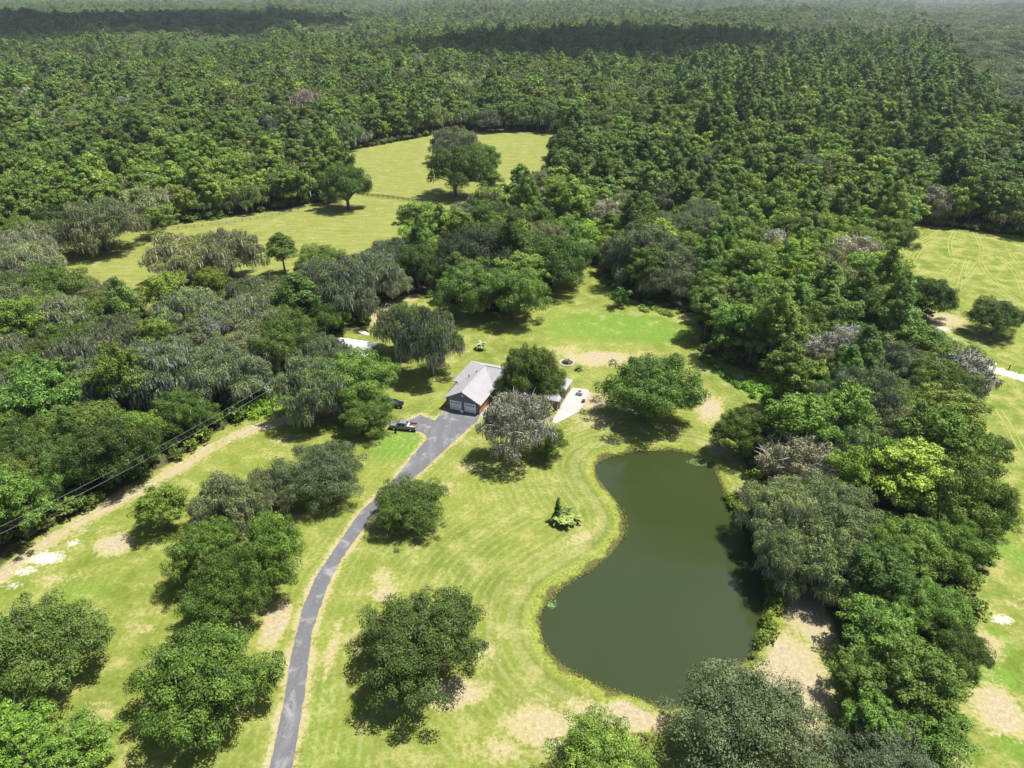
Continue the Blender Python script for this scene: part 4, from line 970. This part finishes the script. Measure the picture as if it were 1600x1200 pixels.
b = MB(); taper(b, [(-2.3, .4), (2.25, .4), (2.35, .8), (2.2, .98), (1.3, 1.08), (-2.28, 1.12), (-2.36, .8)], .93, .86, .4, 1.12, 'navy_paint').build('body', suv, .06)
b = MB(); taper(b, [(-2.22, 1.08), (1.35, 1.06), (.55, 1.62), (-.2, 1.7), (-1.6, 1.66), (-1.95, 1.55)], .86, .62, 1.08, 1.7, 'navy_paint').build('cabin', suv, .06)
side_windows(suv, .86, .62, 1.08, 1.7, [[(.1, 1.14), (1.05, 1.13), (.5, 1.52), (.1, 1.56)], [(-.95, 1.14), (0, 1.14), (0, 1.56), (-.95, 1.57)], [(-1.95, 1.16), (-1.05, 1.14), (-1.05, 1.56), (-1.75, 1.5)]])
MB().poly([(1.32, -.72, 1.12), (1.32, .72, 1.12), (.66, .58, 1.58), (.66, -.58, 1.58), (1.28, -.72, 1.08), (1.28, .72, 1.08), (.62, .58, 1.54), (.62, -.58, 1.54)], [(0, 1, 2, 3), (7, 6, 5, 4), (0, 4, 5, 1), (1, 5, 6, 2), (2, 6, 7, 3), (3, 7, 4, 0)], 'glass').build('windscreen', suv)
wheels(suv, (1.45, -1.45), .94, .35)
for s_ in (-1, 1): MB().box((2.2, s_ * .68 - .16, .62), (2.36, s_ * .68 + .16, .8), 'lamp_glass').build('headlight', suv)

# ------------------------------------------------------------------ white-roofed shed, boat, cart, far house
def gabled(name, x, y, rz, L, Wd, h, rh, wall, roof, label, over=.4, door=True):
    o = empty(name, (x, y, float(hills(np.array([x]), np.array([y]))[0])), rz, label=label, category='shed' if name == 'shed' else 'house')
    b = MB(); b.prism([(-Wd/2, -.1), (Wd/2, -.1), (Wd/2, h), (0, h + rh * .93), (-Wd/2, h)], -L/2, L/2, wall).build('wall', o)
    r = MB(); hw = Wd/2 + over; dz = rh * over / (Wd/2)
    for s_ in (-1, 1):
        vs = [(-L/2 - over, 0, h + rh), (L/2 + over, 0, h + rh), (L/2 + over, s_ * hw, h - dz), (-L/2 - over, s_ * hw, h - dz)]
        vs += [(a, b2, c_ + .1) for a, b2, c_ in vs]; r.poly(vs, [(0, 1, 2, 3), (7, 6, 5, 4), (0, 4, 5, 1), (1, 5, 6, 2), (2, 6, 7, 3), (3, 7, 4, 0)], roof)
    r.build('roof', o)
    if door:
        MB().box((-1.2, -Wd/2 - .05, 0), (1.2, -Wd/2 - .005, 2.2), 'metal_grey').build('door', o)
        for xx in (-L/2 + 1, L/2 - 2):
            f = MB().box((xx, -Wd/2 - .05, 1), (xx + 1, -Wd/2 - .005, 1.9), 'white_paint').build('window', o); MB().box((xx + .08, -Wd/2 - .07, 1.08), (xx + .92, -Wd/2 - .052, 1.82), 'glass').build('pane', o if False else f)
    return o
x, y = at(551, 542, 2.5); gabled('shed', x, y, -R(17), 11, 7.5, 2.4, .9, 'metal_grey', 'white_metal', 'white-roofed metal shed half hidden behind the mossy oaks')
x, y = at(1104, 258); gabled('small_house', x, y, R(12), 9, 6, 2.6, 1.6, 'white_paint', 'shingles', 'tiny pale house in a small clearing of the far woods')
x, y = at(1478, 775); gabled('shed', x, y, R(60), 3.6, 2.6, 2.0, .7, 'white_paint', 'white_metal', 'small white shed peeping through the right tree belt', .2)
x, y = at(105, 697, 2); gabled('shed', x, y, R(40), 6, 3.5, 2.0, .8, 'white_paint', 'white_metal', 'small white-roofed shed deep in the left woods', .2)
x, y = at(567, 521)
o = empty('small_boat', (x, y, .35), R(-30), label='upturned white boat on the grass behind the shed', category='boat')
b = MB(); sec = []
for i in range(9):
    u = i / 8 * 2 - 1; w_ = .75 * (1 - abs(u) ** 2.6) + .03; h_ = .55 * (1 - abs(u) ** 3) + .05
    sec += [(u * 2.2, math.cos(a) * w_, math.sin(a) * h_ - .35) for a in [math.pi * k / 6 for k in range(7)]]
b.poly(sec, [(i*7+k, (i+1)*7+k, (i+1)*7+k+1, i*7+k+1) for i in range(8) for k in range(6)] + [tuple(i*7 for i in range(9)) + tuple(i*7+6 for i in reversed(range(9)))], 'white_paint').build('hull', o)
MB().box((-2.1, -.05, .16), (2.1, .05, .22), 'white_paint').build('keel', o)
x, y = at(519, 631)
o = empty('golf_cart', (x, y, 0), R(25), label='small utility cart with pale canopy under the oak by the utility pole', category='cart')
b = MB(); taper(b, [(-1.2, .3), (1.15, .3), (1.2, .6), (.9, .8), (.3, .5), (-.4, .5), (-.5, .8), (-1.2, .8)], .58, .55, .3, .8, 'white_paint').build('body', o, .04)
MB().box((-1.1, -.6, 1.82), (.85, .6, 1.9), 'white_paint').build('canopy', o, .03)
for a in (-1.05, .75):
    for s_ in (-1, 1): MB().tube([(a, s_ * .5, .6), (a * .9, s_ * .5, 1.84)], .03, 'metal_dark', 6).build('canopy_post', o)
MB().box((-.45, -.5, .5), (.1, .5, .75), 'metal_dark').build('seat', o, .04); wheels(o, (.8, -.8), .6, .24)

# ------------------------------------------------------------------ utility poles and lines
def upole(x, y, h, rz, label, can=True):
    o = empty('utility_pole', (x, y, 0), rz, label=label, category='utility pole')
    MB().tube([(0, 0, -.2), (0, 0, h)], [.2, .13], 'wood_pole', 10).build('pole', o)
    MB().box((-1.1, .13, h - .75), (1.1, .25, h - .60), 'wood_pole').build('crossarm', o)
    for xx in (-.95, .95): MB().tube([(xx, .19, h - .6), (xx, .19, h - .38)], .07, 'white_paint', 8).build('insulator', o)
    if can: MB().tube([(-.42, 0, h - 2.3), (-.42, 0, h - 1.3)], .28, 'metal_grey', 12).build('transformer', o)
    return o
p1 = at(430, 660); p2 = at(340, 585); p3 = at(-150, 985)
H1 = 9.2
rz_line = math.atan2(p1[1] - p3[1], p1[0] - p3[0]) + math.pi / 2
upole(*p1, H1, rz_line, 'pale wooden utility pole with a grey transformer at the edge of the left woods')
upole(*p2, 9.5, rz_line, 'thin utility pole standing among the trees of the left woods', False)
upole(*p3, H1, rz_line, 'utility pole beyond the left edge of the photo', False)
def wire(a, b_, sag, label):
    pts = [(a[0] + (b_[0] - a[0]) * u, a[1] + (b_[1] - a[1]) * u, a[2] + (b_[2] - a[2]) * u - sag * 4 * u * (1 - u)) for u in [k / 24 for k in range(25)]]
    MB().tube(pts, .024, 'wire', 5).build('power_line', None, 0, label=label, category='power line', group='power lines on the utility poles')
for q, nm in ((-.95, 'upper'), (.95, 'lower')):
    d = Vector((math.cos(rz_line), math.sin(rz_line))) * q + Vector((-math.sin(rz_line), math.cos(rz_line))) * .19
    wire((p1[0] + d.x, p1[1] + d.y, H1 - .38), (p3[0] + d.x, p3[1] + d.y, H1 - .38), 1.3, '%s power line running down along the left woods from the pole' % nm)
    wire((p1[0] + d.x, p1[1] + d.y, H1 - .38), (p2[0] + d.x, p2[1] + d.y, 9.1), .5, '%s short power line from the pole into the left woods' % nm)

# ------------------------------------------------------------------ fences
def fence(name, pts, step, h, post_r, rails, mat, label, rail_w=.14):
    Pw = W(pts); seg = np.linalg.norm(np.diff(Pw, axis=0), axis=1); L = seg.sum(); n = max(2, int(L / step)); cum = np.concatenate([[0], np.cumsum(seg)])
    Q_ = [np.array([np.interp(k * L / n, cum, Pw[:, 0]), np.interp(k * L / n, cum, Pw[:, 1])]) for k in range(n + 1)]
    o = empty(name, (Q_[0][0], Q_[0][1], 0), label=label, category='fence')
    pm = MB().box((-post_r, -post_r, -.1), (post_r, post_r, h), mat).mesh('post'); rm = MB().box((0, -.025, -rail_w/2), (1, .025, rail_w/2), mat).mesh('rail')
    for k, q in enumerate(Q_):
        c_ = link('post', pm, o); c_.location = (q[0] - Q_[0][0], q[1] - Q_[0][1], 0)
        if k < n:
            d = Q_[k+1] - q
            for z in rails:
                r_ = link('rail', rm, o); r_.location = (q[0] - Q_[0][0], q[1] - Q_[0][1], z); r_.rotation_euler = (0, 0, math.atan2(d[1], d[0])); r_.scale = (np.linalg.norm(d), 1, 1)
fence('board_fence', [(566,306),(600,309),(640,314),(690,323)], 2.6, 1.45, .09, (.45, .85, 1.25), 'black_fence', 'black board fence across the pasture right of the dark oak', .17)
fence('field_fence', [(278,358),(340,352),(395,343),(440,335),(476,326)], 3.0, 1.3, .08, (.5, 1.1), 'grey_wood', 'grey rail fence along the woods behind the left pasture', .1)
fence('post_fence', [(1450,546),(1475,552),(1508,562)], 4.2, 1.35, .09, (1.2,), 'black_fence', 'dark post fence left of the white gate post at the sandy lane', .03)
fence('post_fence', [(1553,580),(1567,575),(1585,580),(1612,588)], 3.6, 1.35, .09, (1.2,), 'black_fence', 'dark post fence right of the white gate post at the sandy lane', .03)
x, y = at(1551, 580)
o = empty('gate_post', (x, y, 0), label='tall white gate post beside the sandy lane', category='gate post')
MB().box((-.2, -.2, -.1), (.2, .2, 2.1), 'white_paint').build('post', o, .03); MB().poly([(-.26, -.26, 2.1), (.26, -.26, 2.1), (.26, .26, 2.1), (-.26, .26, 2.1), (0, 0, 2.4)], [(0, 1, 4), (1, 2, 4), (2, 3, 4), (3, 0, 4), (3, 2, 1, 0)], 'white_paint').build('cap', o)

# ------------------------------------------------------------------ bank weeds, vines, undergrowth, brush
def tufts(name, Pxy, z, size, mat, label, tone=None, up=1.0, zr=0.0, color=(1, 1, 1)):
    n = len(Pxy); pos = np.column_stack([Pxy, z + rng.uniform(0, 1, n) * zr])
    nrm = rng.normal(size=(n, 3)) * .8 + np.array([0, 0, up]); nrm /= np.linalg.norm(nrm, axis=1)[:, None]
    tg = np.cross(nrm, rng.normal(size=(n, 3))); tg /= np.linalg.norm(tg, axis=1)[:, None]; bt = np.cross(nrm, tg); sz = size * rng.uniform(.5, 1.4, n)[:, None]
    V = np.stack([pos - tg * sz, pos - bt * sz * .5, pos + tg * sz, pos + bt * sz * .5], 1).reshape(-1, 3)
    o = link(name, mesh_np(name, V, quads(n), mats=[MATS[mat]], tone=np.repeat(rng.uniform(0, 1, n) if tone is None else tone, 4)), kind='stuff', label=label); o.color = (*color, 1); return o
lo, hi = POND.min(0) - 4, POND.max(0) + 4
C_ = rng.uniform(lo, hi, (90000, 2)); sdc = sdist(C_, POND); cl = lown(C_[:, 0], C_[:, 1], 2.3, .7)
s_ = (sdc > -.9 * (.4 + cl)) & (sdc < .3) & (rng.random(len(C_)) < .9); tufts('shore_reeds', C_[s_], WATER_Z + .02, .16, 'weed_leaf', 'brownish reeds standing in the shallow rim of the pond', zr=.3, color=(.62, .46, .55))
s_ = (sdc > .2) & (sdc < .7 + 1.3 * cl) & (rng.random(len(C_)) < .55); tufts('bank_grass', C_[s_], -.35 + np.clip(sdc[s_] * .2, 0, .35), .10, 'weed_leaf', 'bright yellow-green weeds on the pond bank', zr=.2, color=(.60, .60, .5))
for px, py, rx, ry, n in ((860, 940, 1.0, 1.4, 60), (1098, 722, 3.2, 1.3, 260), (1168, 770, 1.5, 2.5, 120)):
    x, y = at(px, py, WATER_Z); a = rng.uniform(0, 6.28, n); q = np.sqrt(rng.random(n)); tufts('lily_pads', np.column_stack([x + np.cos(a) * q * rx, y + np.sin(a) * q * ry]), WATER_Z + .02, .2, 'palm_leaf', 'pale floating water plants at the pond rim', up=30, color=(.7, .85, .6))
def mound(name, poly, n, h, mat, label, size=.22, color=(1, 1, 1), cr=(.5, 1.1)):
    Pw = W(poly); lo, hi = Pw.min(0), Pw.max(0); C_ = rng.uniform(lo, hi, (6000, 2)); C_ = C_[sdist(C_, Pw) < 0][:n]
    C3 = np.column_stack([C_, rng.uniform(0, h, len(C_))]); V, tone = leaves(C3, rng.uniform(*cr, len(C_)), len(C_) * 75, size)
    o = link(name, mesh_np(name, V, quads(len(V) // 4), mats=[MATS[mat]], tone=tone), kind='stuff', label=label); o.color = (*color, 1)
mound('vine_mound', [(1150,603),(1165,588),(1195,590),(1215,605),(1214,630),(1200,640),(1170,620)], 70, .8, 'broad_leaf', 'mound of bright green vines at the right edge of the lawn', color=(1.2, 1.5, .9))
mound('vine_strip', [(1092,558),(1100,556),(1150,598),(1160,612),(1150,606)], 40, .3, 'broad_leaf', 'strip of green vines along the right edge of the lawn', color=(1.1, 1.4, .8))
mound('vine_mound', [(385,650),(378,610),(395,598),(425,612),(438,630),(425,645),(400,655)], 130, 1.0, 'weed_leaf', 'yellow-green vine thicket left of the utility pole', color=(.75, .85, .7))
mound('thicket_strip', [(1000,478),(1085,492),(1088,500),(1040,494),(990,486)], 26, .3, 'broad_leaf', 'low weeds at the top right edge of the lawn', color=(1.2, 1.1, 1))
mound('shore_bushes', [(1198,870),(1205,875),(1222,940),(1210,1000),(1180,1040),(1170,1030),(1196,970)], 26, .5, 'weed_leaf', 'yellowish bushes on the right shore of the pond', color=(.6, .55, .6))
mound('shore_bushes', [(1130,770),(1150,775),(1185,830),(1190,850),(1170,830)], 22, .5, 'weed_leaf', 'yellow-green bushes under the trees at the pond tip', color=(.7, .65, .6))
x, y = at(1155, 593); pts_ = []
for k in range(70):
    a = random.uniform(0, 6.28); q = random.uniform(0, 2.2); r0 = Vector((math.cos(a) * q * 1.3, math.sin(a) * q, random.uniform(.05, .9 - q * .3))); d = Vector((random.uniform(-1, 1), random.uniform(-1, 1), random.uniform(-.15, .25))).normalized() * random.uniform(.6, 1.4)
    pts_.append(([r0 - d, r0 + d], [.05, .03]))
TV, TF = tubes_np(pts_, 5); simple('cut_wood', (.38, .27, .24), .9, .1, 0, .3, 2)
link('brush_pile', mesh_np('brush_pile', TV, TF, mats=[MATS['cut_wood']]), None, label='pinkish pile of cut brush between the lawn and the vine mound', category='brush pile').location = (x, y, 0)
# undergrowth at the foot of the woods
U = scatter(34, 480, 2.6, .5); so2 = np.minimum(np.minimum(sdist(U, LAWN), sdist(U, RFIELD)), sdist(U, PAST))
ku = (so2 > .2) & (so2 < 9) & (sdist(U, POND) > 1.5) & (rng.random(len(U)) < np.clip(1.15 - so2 * .08, .25, 1) * .9)
for px, py, r in [(1255,960,8),(1240,1060,8),(1265,1150,9),(1270,655,3),(355,583,4),(1465,513,5),(1105,256,8)]:
    x, y = at(px, py); ku &= (U[:, 0] - x) ** 2 + (U[:, 1] - y) ** 2 > r * r
U = U[ku]
UC = bpy.data.collections.new('undergrowth_kinds')
for k in range(4):
    o = bpy.data.objects.new('undergrowth_%d' % k, joined('ug', tree_oak('a', ('broad_leaf', 'oak_leaf')[k % 2], 3.6, 3.0, 8, 420, .26, 0, full=False, low=-.2))); UC.objects.link(o)
me = bpy.data.meshes.new('undergrowth'); me.vertices.add(len(U)); me.vertices.foreach_set('co', np.column_stack([U, np.zeros(len(U))]).astype(np.float32).ravel())
sc_ = rng.uniform(.45, 1.25, len(U)).astype(np.float32)
for nm, tp, arr in (('kind_index', 'INT', rng.integers(0, 4, len(U)).astype(np.int32)), ('turn', 'FLOAT', rng.uniform(0, 6.28, len(U)).astype(np.float32))):
    a = me.attributes.new(nm, tp, 'POINT'); a.data.foreach_set('value', arr)
a = me.attributes.new('size', 'FLOAT_VECTOR', 'POINT'); a.data.foreach_set('vector', np.repeat(sc_[:, None], 3, 1).ravel())
ug = link('undergrowth', me, kind='stuff', label='leafy undergrowth at the foot of the woods'); gn_instances(ug, UC)

# ------------------------------------------------------------------ haze
if HAZE:
    mb = MB(); MATS['haze'] = NT('haze').m; nt = MATS['haze'].node_tree
    nt.nodes.remove(nt.nodes['Principled BSDF']); pv = nt.nodes.new('ShaderNodeVolumePrincipled')
    pv.inputs['Color'].default_value = (.80, .88, 1.0, 1); pv.inputs['Density'].default_value = HAZE; pv.inputs['Anisotropy'].default_value = 0.2
    nt.links.new(pv.outputs[0], nt.nodes['Material Output'].inputs['Volume'])
    mb.box((-9400, -300, -30), (9400, 9300, 95), 'haze').build('haze', kind='stuff', label='thin summer haze in the air')
